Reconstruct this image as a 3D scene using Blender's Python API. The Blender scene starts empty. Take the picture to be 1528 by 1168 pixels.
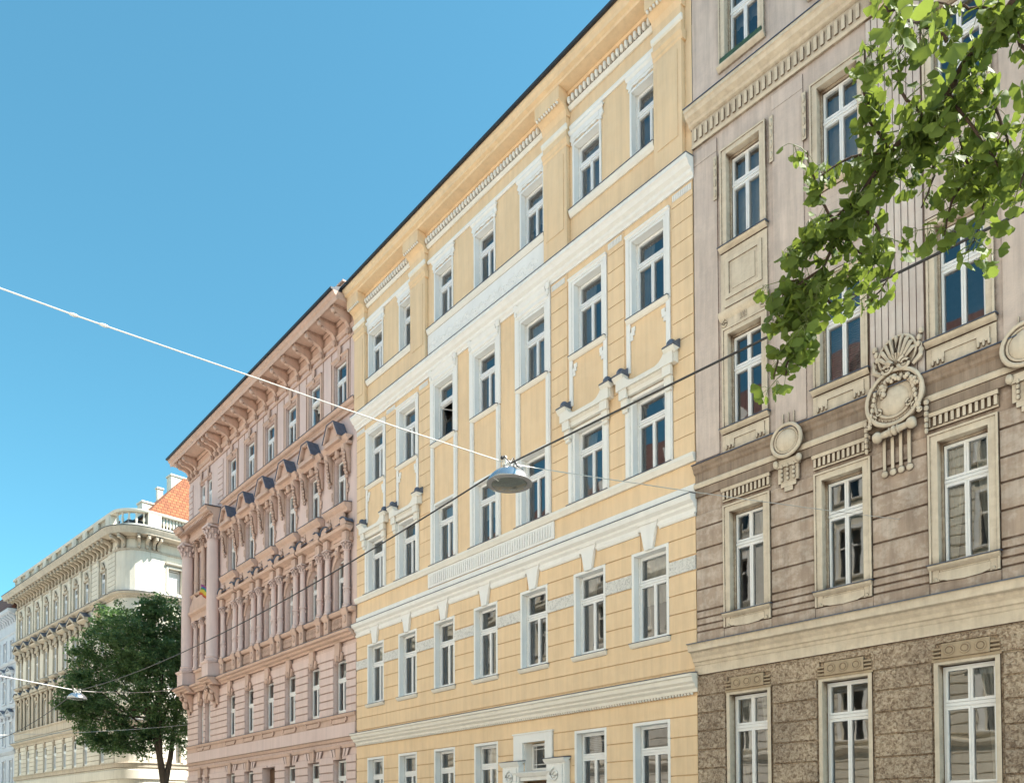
import bpy, bmesh, math, random
from math import sin, cos, pi, radians, sqrt, atan2
from mathutils import Vector, Matrix, noise
random.seed(7)
S = bpy.context.scene
COL = S.collection
# ------------------------------------------------------------------ helpers
class M:
    """collects shapes in local x (along facade), w (outwards from facade), z (up)"""
    def __init__(s): s.v = []; s.f = []
    def add(s, vs, fs):
        n = len(s.v); s.v += [tuple(v) for v in vs]; s.f += [tuple(i+n for i in f) for f in fs]; return s
    def box(s, x0, x1, w0, w1, z0, z1):
        return s.add([(x0,-w0,z0),(x1,-w0,z0),(x1,-w1,z0),(x0,-w1,z0),(x0,-w0,z1),(x1,-w0,z1),(x1,-w1,z1),(x0,-w1,z1)],
                     [(0,3,2,1),(4,5,6,7),(3,7,6,2),(0,1,5,4),(1,2,6,5),(0,4,7,3)])
    def cbox(s, x0, x1, w0, w1, z0, z1, c=.012):
        return s.add([(x0,-w0,z0),(x1,-w0,z0),(x1,-w0,z1),(x0,-w0,z1),(x0,-w1+c,z0),(x1,-w1+c,z0),(x1,-w1+c,z1),(x0,-w1+c,z1),
                      (x0+c,-w1,z0+c),(x1-c,-w1,z0+c),(x1-c,-w1,z1-c),(x0+c,-w1,z1-c)],
                     [(0,1,2,3),(0,4,5,1),(1,5,6,2),(2,6,7,3),(3,7,4,0),(4,8,9,5),(5,9,10,6),(6,10,11,7),(7,11,8,4),(8,11,10,9)])
    def prof(s, pts, x0, x1, m0=0, m1=0):
        """closed profile of (w,z) swept from x0 to x1; m0/m1=1 gives a mitred end that widens with w"""
        n = len(pts)
        vs = [(x0-m0*max(w,0), -w, z) for w, z in pts]+[(x1+m1*max(w,0), -w, z) for w, z in pts]
        fs = [(i, (i+1) % n, n+(i+1) % n, n+i) for i in range(n)]+[tuple(range(n))[::-1], tuple(range(n, 2*n))]
        return s.add(vs, fs)
    def plate(s, pts, w0, w1):
        n = len(pts)
        vs = [(x,-w0,z) for x, z in pts]+[(x,-w1,z) for x, z in pts]
        fs = [(i, (i+1) % n, n+(i+1) % n, n+i) for i in range(n)]+[tuple(range(n))[::-1], tuple(range(n, 2*n))]
        return s.add(vs, fs)
    def lathe(s, x, w, pts, n=14, axis='z'):
        vs = []; fs = []
        for r, z in pts:
            for k in range(n):
                a = 2*pi*k/n
                if axis == 'z': vs.append((x+r*cos(a), -w+r*sin(a), z))
                elif axis == 'w': vs.append((x[0]+r*cos(a), -(w+z), x[1]+r*sin(a)))
                else: vs.append((x+z, -w+r*cos(a), pts_z0+r*sin(a)))
        m = len(pts)
        for j in range(m-1):
            for k in range(n): fs.append((j*n+k, j*n+(k+1) % n, (j+1)*n+(k+1) % n, (j+1)*n+k))
        fs += [tuple(range(n))[::-1], tuple(range((m-1)*n, m*n))]
        return s.add(vs, fs)
    def ring(s, x, z, R, r, w, n=28, k=8, zs=1.0):
        vs = []; fs = []
        for i in range(n):
            a = 2*pi*i/n
            for j in range(k):
                b = 2*pi*j/k; q = R+r*cos(b)
                vs.append((x+q*cos(a), -(w+r*sin(b)), z+zs*q*sin(a)))
        for i in range(n):
            for j in range(k): fs.append((i*k+j, ((i+1) % n)*k+j, ((i+1) % n)*k+(j+1) % k, i*k+(j+1) % k))
        return s.add(vs, fs)
    def ball(s, x, w, z, rx, rw=None, rz=None, n=8, m=6):
        rw = rx if rw is None else rw; rz = rx if rz is None else rz
        vs = [(x, -w, z-rz)]; fs = []
        for j in range(1, m):
            t = pi*j/m
            for k in range(n):
                a = 2*pi*k/n; vs.append((x+rx*sin(t)*cos(a), -w+rw*sin(t)*sin(a), z-rz*cos(t)))
        vs.append((x, -w, z+rz)); L = len(vs)-1
        for k in range(n):
            fs.append((0, 1+(k+1) % n, 1+k)); fs.append((L, L-n+k, L-n+(k+1) % n))
        for j in range(m-2):
            for k in range(n):
                a = 1+j*n+k; b = 1+j*n+(k+1) % n; fs.append((a, b, b+n, a+n))
        return s.add(vs, fs)
    def tube(s, pts, rad, n=6):
        """pts in (x,w,z); rad a number or a list"""
        P = [Vector((x, -w, z)) for x, w, z in pts]
        vs = []; fs = []; up = Vector((0, 0, 1)); m = len(P)
        for i, p in enumerate(P):
            d = (P[min(i+1, m-1)]-P[max(i-1, 0)]).normalized()
            a = d.cross(up)
            if a.length < 1e-3: a = d.cross(Vector((1, 0, 0)))
            a.normalize(); b = d.cross(a); r = rad[i] if isinstance(rad, (list, tuple)) else rad
            for k in range(n):
                t = 2*pi*k/n; vs.append(p+a*(r*cos(t))+b*(r*sin(t)))
        for i in range(m-1):
            for k in range(n): fs.append((i*n+k, i*n+(k+1) % n, (i+1)*n+(k+1) % n, (i+1)*n+k))
        fs += [tuple(range(n))[::-1], tuple(range((m-1)*n, m*n))]
        return s.add(vs, fs)
    def scroll(s, x, z, R, r, w, turns=1.6, mir=1, a0=pi/2):
        pts = []
        for i in range(22):
            t = i/21; a = a0+mir*turns*2*pi*t; q = R*(1-.85*t); pts.append((x+q*cos(a), w, z+q*sin(a)))
        return s.tube(pts, [r*(1-.5*i/21) for i in range(22)], 5)
    def pieces(s, gap=.12):
        """the separate pieces of this shape, as a list of M (pieces nearer than gap count as one)"""
        par = list(range(len(s.v)))
        def find(a):
            while par[a] != a: par[a] = par[par[a]]; a = par[a]
            return a
        for f in s.f:
            r = find(f[0])
            for q in f[1:]: par[find(q)] = r
        isl = {}
        for i in range(len(s.v)): isl.setdefault(find(i), []).append(i)
        if len(isl) > 400: return [s]
        bx = [[[min(s.v[i][k] for i in ids) for k in range(3)], [max(s.v[i][k] for i in ids) for k in range(3)], ids] for ids in isl.values()]
        done = False
        while not done:
            done = True; out = []
            for a in bx:
                for b in out:
                    if all(a[0][k]-gap < b[1][k] and b[0][k]-gap < a[1][k] for k in range(3)):
                        b[0] = [min(x, y) for x, y in zip(a[0], b[0])]; b[1] = [max(x, y) for x, y in zip(a[1], b[1])]; b[2] = b[2]+a[2]; done = False; break
                else: out.append(a)
            bx = out
        if len(bx) == 1: return [s]
        res = []
        for lo, hi, ids in bx:
            mp = {i: n for n, i in enumerate(sorted(ids))}; m = M(); m.v = [s.v[i] for i in sorted(ids)]; m.f = [tuple(mp[i] for i in f) for f in s.f if f[0] in mp]; res.append(m)
        return res
    def mesh(s, name, mats, smooth=35, recalc=True):
        me = bpy.data.meshes.new(name); me.from_pydata(s.v, [], s.f)
        bm = bmesh.new(); bm.from_mesh(me); (bmesh.ops.recalc_face_normals(bm, faces=bm.faces) if recalc and name != 'pane' else None); bm.to_mesh(me); bm.free()
        for m in (mats if isinstance(mats, (list, tuple)) else [mats]): me.materials.append(m)
        if smooth:
            me.polygons.foreach_set('use_smooth', [True]*len(me.polygons)); me.set_sharp_from_angle(angle=radians(smooth))
        return me
def put(name, me, parent=None, x=0, w=0, z=0, rz=0, sc=None):
    o = bpy.data.objects.new(name, me); COL.objects.link(o); o.parent = parent
    o.location = (x, -w, z); o.rotation_euler = (0, 0, rz)
    if sc: o.scale = sc
    return o
WHOLE = ('wall', 'trunk', 'room_interior', 'side_wall', 'twigs', 'pane', 'door', 'party_wall', 'coursing', 'garland', 'feed_cable', 'vermiculated_wall', 'middle_wall', 'upper_wall')
def part(name, m, mat, parent, x=0, w=0, z=0, smooth=35):
    ps = [m] if name in WHOLE else m.pieces()
    if not 1 < len(ps) <= 12: ps = [m]
    return [put(name, q.mesh(name, mat, smooth), parent, x, w, z) for q in ps][0]
def each(name, m, mat, bld, xs, smooth=35):
    ps = m.pieces()
    if not 1 < len(ps) <= 6: ps = [m]
    mes = [q.mesh(name, mat, smooth) for q in ps]; out = []
    for x in xs: out.append([put(name, me, bld, x) for me in mes][0])
    return out
def thing(name, label, cat, loc=(0,0,0), rot=0, group=None, me=None):
    o = bpy.data.objects.new(name, me); COL.objects.link(o); o.location = loc; o.rotation_euler = (0, 0, radians(rot))
    o['label'] = label; o['category'] = cat
    if group: o['group'] = group
    return o
def struct(name, me, loc=(0,0,0)):
    o = bpy.data.objects.new(name, me); COL.objects.link(o); o.location = loc; o['kind'] = 'structure'; return o
# ------------------------------------------------------------------ materials
def nodes(name):
    m = bpy.data.materials.new(name); m.use_nodes = True; t = m.node_tree; b = t.nodes['Principled BSDF']
    return m, t, b
def N(t, ty, **kw):
    n = t.nodes.new(ty)
    for k, v in kw.items():
        if k in n.inputs: n.inputs[k].default_value = v
        else: setattr(n, k, v)
    return n
def ramp(t, src, stops):
    r = N(t, 'ShaderNodeValToRGB'); e = r.color_ramp.elements
    e[0].position, e[0].color = stops[0][0], tuple(stops[0][1])+(1,)
    e[1].position, e[1].color = stops[-1][0], tuple(stops[-1][1])+(1,)
    for p, c in stops[1:-1]:
        q = e.new(p); q.color = tuple(c)+(1,)
    t.links.new(src, r.inputs[0]); return r
def mul(c, k): return tuple(min(1, a*k) for a in c)
def plaster(name, col, var=.12, dirt_shade=.35, streak=.15, bump=.25, bscale=45, rough=.88, ao=.12, dirt_shade_col=None, mott=None, mscale=2.2, amt=.4):
    m, t, b = nodes(name); L = t.links
    g = N(t, 'ShaderNodeNewGeometry')
    n1 = N(t, 'ShaderNodeTexNoise', Scale=.55, Detail=6.0, Roughness=.65); L.new(g.outputs['Position'], n1.inputs['Vector'])
    r1 = ramp(t, n1.outputs['Fac'], [(.3, mul(col, 1-var)), (.7, mul(col, 1+var*.6))])
    src = r1.outputs[0]
    if mott:
        n4 = N(t, 'ShaderNodeTexNoise', Scale=mscale, Detail=8.0, Roughness=.7); L.new(g.outputs['Position'], n4.inputs['Vector'])
        r4 = ramp(t, n4.outputs['Fac'], [(.45, (0,0,0)), (.62, (1,1,1))])
        ml = N(t, 'ShaderNodeMath', operation='MULTIPLY'); L.new(r4.outputs[0], ml.inputs[0]); ml.inputs[1].default_value = amt
        mx = N(t, 'ShaderNodeMix', data_type='RGBA'); L.new(ml.outputs[0], mx.inputs[0]); L.new(src, mx.inputs[6]); mx.inputs[7].default_value = tuple(mott)+(1,)
        src = mx.outputs[2]
    # rain streaks running down the facade
    if streak:
        mp = N(t, 'ShaderNodeMapping'); mp.inputs['Scale'].default_value = (5, 5, .35); L.new(g.outputs['Position'], mp.inputs[0])
        n2 = N(t, 'ShaderNodeTexNoise', Scale=1.0, Detail=5.0, Roughness=.7); L.new(mp.outputs[0], n2.inputs['Vector'])
        r2 = ramp(t, n2.outputs['Fac'], [(.42, (1,1,1)), (.68, (1-streak,)*3)])
        mx = N(t, 'ShaderNodeMix', data_type='RGBA', blend_type='MULTIPLY'); mx.inputs[0].default_value = 1
        L.new(src, mx.inputs[6]); L.new(r2.outputs[0], mx.inputs[7]); src = mx.outputs[2]
    if ao:  # crevice grime plus shade painted into the colour, so grooves and ornament read crisper
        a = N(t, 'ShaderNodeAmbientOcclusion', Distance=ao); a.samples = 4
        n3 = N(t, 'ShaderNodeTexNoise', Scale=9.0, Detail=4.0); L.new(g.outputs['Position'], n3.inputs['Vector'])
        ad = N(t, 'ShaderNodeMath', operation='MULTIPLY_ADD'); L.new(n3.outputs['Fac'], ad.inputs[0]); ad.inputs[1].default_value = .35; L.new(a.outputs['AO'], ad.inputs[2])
        r3 = ramp(t, ad.outputs[0], [(.60, (dirt_shade,)*3), (1.08, (0,0,0))])
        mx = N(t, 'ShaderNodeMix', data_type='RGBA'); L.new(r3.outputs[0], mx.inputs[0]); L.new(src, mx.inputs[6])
        mx.inputs[7].default_value = tuple(dirt_shade_col or mul(col, .3))+(1,); src = mx.outputs[2]
    L.new(src, b.inputs['Base Color']); b.inputs['Roughness'].default_value = rough; b.inputs['Specular IOR Level'].default_value = .25
    n5 = N(t, 'ShaderNodeTexNoise', Scale=bscale, Detail=6.0, Roughness=.6); L.new(g.outputs['Position'], n5.inputs['Vector'])
    bp = N(t, 'ShaderNodeBump', Strength=bump, Distance=.02); L.new(n5.outputs['Fac'], bp.inputs['Height']); L.new(bp.outputs[0], b.inputs['Normal'])
    return m
def plain(name, col, rough=.5, metal=0, spec=.5, var=.1, bump=0):
    m, t, b = nodes(name); L = t.links; g = N(t, 'ShaderNodeNewGeometry')
    n1 = N(t, 'ShaderNodeTexNoise', Scale=6.0, Detail=5.0); L.new(g.outputs['Position'], n1.inputs['Vector'])
    r1 = ramp(t, n1.outputs['Fac'], [(.3, mul(col, 1-var)), (.7, mul(col, 1+var))]); L.new(r1.outputs[0], b.inputs['Base Color'])
    b.inputs['Roughness'].default_value = rough; b.inputs['Metallic'].default_value = metal; b.inputs['Specular IOR Level'].default_value = spec
    return m
def relief_mat(name, col, scale, strength, dark=.5):
    m, t, b = nodes(name); L = t.links; g = N(t, 'ShaderNodeNewGeometry')
    v = N(t, 'ShaderNodeTexNoise', Scale=scale, Detail=4.0, Roughness=.6, Distortion=1.6); L.new(g.outputs['Position'], v.inputs['Vector'])
    r1 = ramp(t, v.outputs['Fac'], [(.34, mul(col, dark)), (.52, col)]); L.new(r1.outputs[0], b.inputs['Base Color']); b.inputs['Roughness'].default_value = .9
    bp = N(t, 'ShaderNodeBump', Strength=strength, Distance=.06); L.new(v.outputs['Fac'], bp.inputs['Height']); L.new(bp.outputs[0], b.inputs['Normal'])
    return m
def glass_mat(name, tint, ior=1.9, wob=.10, wscale=1.3):
    m, t, b = nodes(name); L = t.links; t.nodes.remove(b); out = t.nodes['Material Output']
    g = N(t, 'ShaderNodeNewGeometry'); oi = N(t, 'ShaderNodeObjectInfo')
    n = N(t, 'ShaderNodeTexNoise', Scale=wscale, Detail=1.5, noise_dimensions='4D'); L.new(g.outputs['Position'], n.inputs['Vector'])
    mm = N(t, 'ShaderNodeMath', operation='MULTIPLY'); L.new(oi.outputs['Random'], mm.inputs[0]); mm.inputs[1].default_value = 30; L.new(mm.outputs[0], n.inputs['W'])
    bp = N(t, 'ShaderNodeBump', Strength=wob, Distance=.1); L.new(n.outputs['Fac'], bp.inputs['Height'])
    gl = N(t, 'ShaderNodeBsdfGlossy', Roughness=.015); gl.inputs['Color'].default_value = (.97, .98, 1, 1); L.new(bp.outputs[0], gl.inputs['Normal'])
    tr = N(t, 'ShaderNodeBsdfTransparent'); tr.inputs['Color'].default_value = tuple(tint)+(1,)
    fr = N(t, 'ShaderNodeFresnel', IOR=ior)
    mx = N(t, 'ShaderNodeMixShader'); L.new(fr.outputs[0], mx.inputs[0]); L.new(tr.outputs[0], mx.inputs[1]); L.new(gl.outputs[0], mx.inputs[2]); L.new(mx.outputs[0], out.inputs[0])
    return m
def leaf_mat(name, c1, c2, tr, trf=.45, gloss=.35):
    m, t, b = nodes(name); L = t.links; out = t.nodes['Material Output']
    g = N(t, 'ShaderNodeNewGeometry'); n = N(t, 'ShaderNodeTexNoise', Scale=3.0, Detail=3.0); L.new(g.outputs['Position'], n.inputs['Vector'])
    ad = N(t, 'ShaderNodeMath', operation='MULTIPLY_ADD'); L.new(g.outputs['Random Per Island'], ad.inputs[0]); ad.inputs[1].default_value = .5; ad.inputs[2].default_value = 0
    a2 = N(t, 'ShaderNodeMath', operation='MULTIPLY_ADD'); L.new(n.outputs['Fac'], a2.inputs[0]); a2.inputs[1].default_value = .6; L.new(ad.outputs[0], a2.inputs[2])
    r = ramp(t, a2.outputs[0], [(.3, c1), (.8, c2)]); L.new(r.outputs[0], b.inputs['Base Color'])
    b.inputs['Roughness'].default_value = gloss; b.inputs['Specular IOR Level'].default_value = .2
    tl = N(t, 'ShaderNodeBsdfTranslucent'); tl.inputs['Color'].default_value = tuple(tr)+(1,)
    mx = N(t, 'ShaderNodeMixShader'); mx.inputs[0].default_value = trf; L.new(b.outputs[0], mx.inputs[1]); L.new(tl.outputs[0], mx.inputs[2]); L.new(mx.outputs[0], out.inputs[0])
    return m
def tiles_mat(name, c1, c2, rw=.22, rh=.34):
    m, t, b = nodes(name); L = t.links; tc = N(t, 'ShaderNodeTexCoord')
    br = N(t, 'ShaderNodeTexBrick'); br.inputs['Scale'].default_value = 1; br.inputs['Brick Width'].default_value = rw; br.inputs['Row Height'].default_value = rh
    br.inputs['Color1'].default_value = tuple(c1)+(1,); br.inputs['Color2'].default_value = tuple(c2)+(1,); br.inputs['Mortar'].default_value = tuple(mul(c1, .25))+(1,)
    br.inputs['Mortar Size'].default_value = .025; br.inputs['Mortar Smooth'].default_value = .3; br.inputs['Bias'].default_value = 0
    L.new(tc.outputs['UV'], br.inputs['Vector']); L.new(br.outputs['Color'], b.inputs['Base Color']); b.inputs['Roughness'].default_value = .85
    bp = N(t, 'ShaderNodeBump', Strength=.8, Distance=.04, invert=True); L.new(br.outputs['Fac'], bp.inputs['Height']); L.new(bp.outputs[0], b.inputs['Normal'])
    return m
def uv_planar(me, ux, uy):
    """metric UVs: dot products with two directions"""
    uv = me.uv_layers.new(name='UVMap'); ux = Vector(ux); uy = Vector(uy)
    for l in me.loops:
        c = me.vertices[l.vertex_index].co; uv.data[l.index].uv = (c.dot(ux), c.dot(uy))

Y_WALL = plaster('yellow plaster', (.89,.665,.43), var=.08, dirt_shade=.55, streak=.10, bump=.12, bscale=60, ao=.07, dirt_shade_col=(.45,.27,.12), mott=(.90,.70,.48), mscale=3, amt=.35)
Y_TRIM = plaster('white trim paint', (.90,.90,.89), var=.04, dirt_shade=.5, streak=.05, bump=.08, ao=.06, dirt_shade_col=(.42,.38,.33))
Y_CREAM = plaster('cream trim paint', (.88,.855,.80), var=.04, dirt_shade=.6, streak=.05, bump=.1, ao=.08, dirt_shade_col=(.40,.30,.20))
Y_RELIEF = relief_mat('white relief', (.84,.82,.78), 9, .9, .72)
FRAME = plain('white window frame', (.88,.89,.90), .35, var=.02)
SLATE = plain('slate blue flashing', (.10,.13,.19), .45, metal=.2, var=.25)
DARKM = plain('dark roof sheet', (.035,.04,.05), .5, metal=.3)
ROOM = plain('dim room', (.26,.25,.23), .9)
CURT = plain('curtain cloth', (.72,.70,.66), .9, var=.08)
BLIND = plain('grey blind', (.35,.38,.42), .7)
GLASS = glass_mat('window glass', (.80,.85,.88), 2.3, .05)
GLASSW = glass_mat('old window glass', (.78,.82,.84), 2.2, .035, 1.2)
B_UP = plaster('mauve plaster', (.72,.60,.53), var=.14, dirt_shade=.9, streak=.22, bump=.35, bscale=25, ao=.16, dirt_shade_col=(.13,.08,.06), mott=(.56,.47,.43), mscale=1.6, amt=.45)
B_MID = plaster('brown mauve plaster', (.50,.385,.305), var=.2, dirt_shade=.95, streak=.25, bump=.5, bscale=22, ao=.16, dirt_shade_col=(.09,.05,.035), mott=(.68,.58,.50), mscale=3.5, amt=.75)
B_BAND = plaster('dark brown band', (.37,.28,.215), var=.18, dirt_shade=.7, streak=.4, bump=.3, ao=.16, dirt_shade_col=(.08,.05,.03), mott=(.47,.38,.31), mscale=2, amt=.5)
B_BEIGE = plaster('beige stone trim', (.76,.66,.53), var=.10, dirt_shade=1.0, streak=.14, bump=.35, bscale=18, ao=.2, dirt_shade_col=(.12,.07,.04), mott=(.58,.48,.37), mscale=4, amt=.45)
def vermic():
    m, t, b = nodes('vermiculated render'); L = t.links; g = N(t, 'ShaderNodeNewGeometry')
    n = N(t, 'ShaderNodeTexNoise', Scale=17.0, Detail=3.0, Roughness=.55, Distortion=.8); L.new(g.outputs['Position'], n.inputs['Vector'])
    n2 = N(t, 'ShaderNodeTexNoise', Scale=.9, Detail=6.0); L.new(g.outputs['Position'], n2.inputs['Vector'])
    r = ramp(t, n.outputs['Fac'], [(.36, (.23,.165,.115)), (.5, (.44,.345,.255)), (.64, (.60,.50,.39))])
    r2 = ramp(t, n2.outputs['Fac'], [(.3, (.72,.70,.70)), (.7, (1.15,1.12,1.08))])
    mx = N(t, 'ShaderNodeMix', data_type='RGBA', blend_type='MULTIPLY'); mx.inputs[0].default_value = 1; L.new(r.outputs[0], mx.inputs[6]); L.new(r2.outputs[0], mx.inputs[7])
    L.new(mx.outputs[2], b.inputs['Base Color']); b.inputs['Roughness'].default_value = .95
    bp = N(t, 'ShaderNodeBump', Strength=1.0, Distance=.05); L.new(n.outputs['Fac'], bp.inputs['Height']); L.new(bp.outputs[0], b.inputs['Normal'])
    return m
B_LOW = vermic()
P_WALL = plaster('pink plaster', (.79,.62,.58), var=.06, dirt_shade=.55, streak=.10, bump=.2, ao=.2, dirt_shade_col=(.24,.14,.11))
P_TRIM = plaster('pink brown trim', (.70,.50,.415), var=.10, dirt_shade=.7, streak=.12, bump=.3, ao=.2, dirt_shade_col=(.16,.085,.055))
C_WALL = plaster('cream grey plaster', (.80,.75,.64), var=.12, dirt_shade=.7, streak=.1, bump=.2, ao=.25, dirt_shade_col=(.22,.17,.11))
C_TRIM = plaster('ochre stone trim', (.64,.56,.45), var=.15, dirt_shade=.9, streak=.2, bump=.3, ao=.25, dirt_shade_col=(.10,.07,.045))
W_WALL = plaster('pale blue plaster', (.66,.70,.76), var=.06, dirt_shade=.5, streak=.1, bump=.2, ao=.2, dirt_shade_col=(.28,.28,.30))
ORANGE = tiles_mat('orange roof tiles', (.36,.125,.045), (.25,.075,.03), .34, .30)
REDT = tiles_mat('red roof tiles', (.17,.075,.055), (.13,.055,.045))
OPP_A = plaster('opposite stone', (.74,.66,.52), var=.1, dirt_shade=.3, streak=.1, bump=.3, ao=0)
OPP_B = plaster('opposite pale plaster', (.78,.72,.62), var=.1, dirt_shade=.3, streak=.1, bump=.3, ao=0)
OPP_T = plaster('opposite trim', (.84,.80,.72), var=.05, dirt_shade=.3, streak=.1, bump=.1, ao=0)
BLACKG = plain('dark window', (.02,.025,.03), .05, spec=.8)
WOOD = plain('brown door wood', (.13,.07,.04), .5)
GREENP = plain('green painted board', (.05,.10,.06), .6, var=.3)
BARK = plaster('bark', (.10,.075,.055), var=.3, dirt_shade=.5, streak=.3, bump=.9, bscale=20, ao=0)

def sky_interior(bld, W, z0, z1, floors):
    """rooms behind the panes: back wall and storey slabs"""
    m = M(); m.box(.02, W-.02, -2.2, -2.1, z0, z1)
    for z in floors: m.box(.02, W-.02, -2.1, -.46, z-.1, z+.1)
    part('room_interior', m, ROOM, bld)
# ------------------------------------------------------------------ facade pieces
def wall(m, x0, x1, z0, z1, ops, depth=.4, w=0):
    """front sheet at w with real openings and reveals going back"""
    xs = sorted({x0, x1}|{max(x0, min(x1, v)) for o in ops for v in o[:2]}); zs = sorted({z0, z1}|{max(z0, min(z1, v)) for o in ops for v in o[2:4]})
    for i in range(len(xs)-1):
        j = 0
        while j < len(zs)-1:
            a = (xs[i]+xs[i+1])/2
            hole = lambda q: any(o[0] < a < o[1] and o[2] < (zs[q]+zs[q+1])/2 < o[3] for o in ops)
            if hole(j): j += 1; continue
            k = j
            while k+1 < len(zs)-1 and not hole(k+1): k += 1
            m.add([(xs[i],-w,zs[j]),(xs[i+1],-w,zs[j]),(xs[i+1],-w,zs[k+1]),(xs[i],-w,zs[k+1])], [(0,1,2,3)]); j = k+1
    for a, b, c, d in [o[:4] for o in ops]:
        m.add([(a,-w,c),(b,-w,c),(b,-w,d),(a,-w,d),(a,-w+depth,c),(b,-w+depth,c),(b,-w+depth,d),(a,-w+depth,d)], [(0,1,5,4),(1,2,6,5),(2,3,7,6),(3,0,4,7)])
def rust(m, x0, x1, grooves, obs, w=.03, gap=.03, cham=False):
    """courses of render blocks between groove heights, cut round the obstacles"""
    for za, zb in zip(grooves[:-1], grooves[1:]):
        za += gap/2; zb -= gap/2
        xs = sorted({x0, x1}|{v for o in obs for v in o[:2] if x0 < v < x1})
        cells = []
        for a, b in zip(xs[:-1], xs[1:]):
            if b-a < .004: continue
            mid = (a+b)/2; iv = [(za, zb)]
            for o in obs:
                if o[0] < mid < o[1]:
                    nv = []
                    for p, q in iv:
                        if o[3] <= p or o[2] >= q: nv.append((p, q)); continue
                        if o[2] > p: nv.append((p, o[2]))
                        if o[3] < q: nv.append((o[3], q))
                    iv = nv
            iv = [t for t in iv if t[1]-t[0] > .02]
            if cells and cells[-1][2] == iv and abs(cells[-1][1]-a) < 1e-6: cells[-1][1] = b
            else: cells.append([a, b, iv])
        for a, b, iv in cells:
            for p, q in iv: (m.cbox if cham else m.box)(a, b, -.01, w, p, q)
def arch_fill(m, x0, x1, zs, zt, depth=.4, w=0, n=8):
    """spandrels that turn a square opening head into an arch from spring zs to crown zt"""
    c = (x0+x1)/2; a = (x1-x0)/2; h = zt-zs
    for sg in (-1, 1):
        arc = [(c+sg*a*cos(t), zs+h*sin(t)) for t in [pi/2*i/n for i in range(n+1)]]
        pts = arc+[(c+sg*a, zt)]
        if sg < 0: pts = pts[::-1]
        m.plate(pts, w-depth, w)
_wc = {}
def window_mesh(w, h, tz, kind):
    """kind: 'u1' one pane above two, 'u2' two above two, 'arch' round head, 'grid' small grille"""
    key = (round(w, 3), round(h, 3), round(tz, 3), kind)
    if key in _wc: return _wc[key]
    m = M(); g = M(); a = w/2; F = .045; B = .038
    D0, D1, D2 = -.40, -.30, -.275
    m.box(-a, -a+F, D0, D1, 0, h); m.box(a-F, a, D0, D1, 0, h); m.box(-a+F, a-F, D0, D1, 0, F+.02); m.box(-a+F, a-F, D0, D1, h-F, h)
    m.box(-a+F, a-F, D0, D1, tz-.05, tz+.05); m.box(-a+F, a-F, D1, D2+.012, tz-.02, tz+.03)
    def sash(x0, x1, z0, z1):
        m.box(x0, x0+B, D0+.01, D2, z0, z1); m.box(x1-B, x1, D0+.01, D2, z0, z1); m.box(x0+B, x1-B, D0+.01, D2, z0, z0+B+.01); m.box(x0+B, x1-B, D0+.01, D2, z1-B, z1)
        g.add([(x0+B,.33,z0+B),(x1-B,.33,z0+B),(x1-B,.33,z1-B),(x0+B,.33,z1-B)], [(0,1,2,3)])
    i = a-F-.003; e = .003
    lo, hi = F+.02+e, tz-.05-e; uo, uh = tz+.05+e, h-F-e
    if kind == 'grid':
        sash(-i, i, lo, uh) if False else None
    if kind != 'open': sash(-i, -e, lo, hi); sash(e, i, lo, hi)
    if kind == 'u2': sash(-i, -e, uo, uh); sash(e, i, uo, uh)
    else: sash(-i, i, uo, uh)
    r = (m.mesh('window_frame', FRAME, 0), g.mesh('pane', GLASS, 0), g.mesh('pane', GLASSW, 0)); _wc[key] = r; return r
_cc = {}
def curtain_mesh(w, h, v):
    key = (round(w, 2), round(h, 2), v)
    if key in _cc: return _cc[key]
    m = M(); a = w/2-.05; rnd = random.Random(v)
    def sheet(x0f, x1f, z0, z1, amp=.03, gather=0):
        n = 26; rows = 10; vs = []; fs = []
        for j in range(rows+1):
            t = j/rows; z = z0+(z1-z0)*t
            for k in range(n+1):
                u = k/n; x = x0f(t)+(x1f(t)-x0f(t))*u
                vs.append((x, .52+amp*sin(u*n*1.1+rnd.random()*.3), z))
        for j in range(rows):
            for k in range(n): p = j*(n+1)+k; fs.append((p, p+1, p+n+2, p+n+1))
        m.add(vs, fs)
    if v == 0: sheet(lambda t: -a, lambda t: -a+.3*a+.5*a*t, .05, h-.05)
    elif v == 1: sheet(lambda t: a-.35*a-.5*a*t*t, lambda t: a, .05, h-.05)
    elif v == 2: sheet(lambda t: -a, lambda t: a, .05, h-.05, .02)
    elif v == 3:
        sheet(lambda t: -a, lambda t: -a*.1-.6*a*(1-t), .05, h-.05); sheet(lambda t: a*.15+.55*a*(1-t), lambda t: a, .05, h-.05)
    elif v == 4: sheet(lambda t: -a, lambda t: a, h*.45, h-.05, .02)
    elif v == 5:
        z = .1
        while z < h-.1: m.box(-a, a, -.53, -.50, z, z+.03); z += .05
    me = m.mesh('curtain', BLIND if v == 5 else CURT, 60); _cc[key] = me; return me
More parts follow.
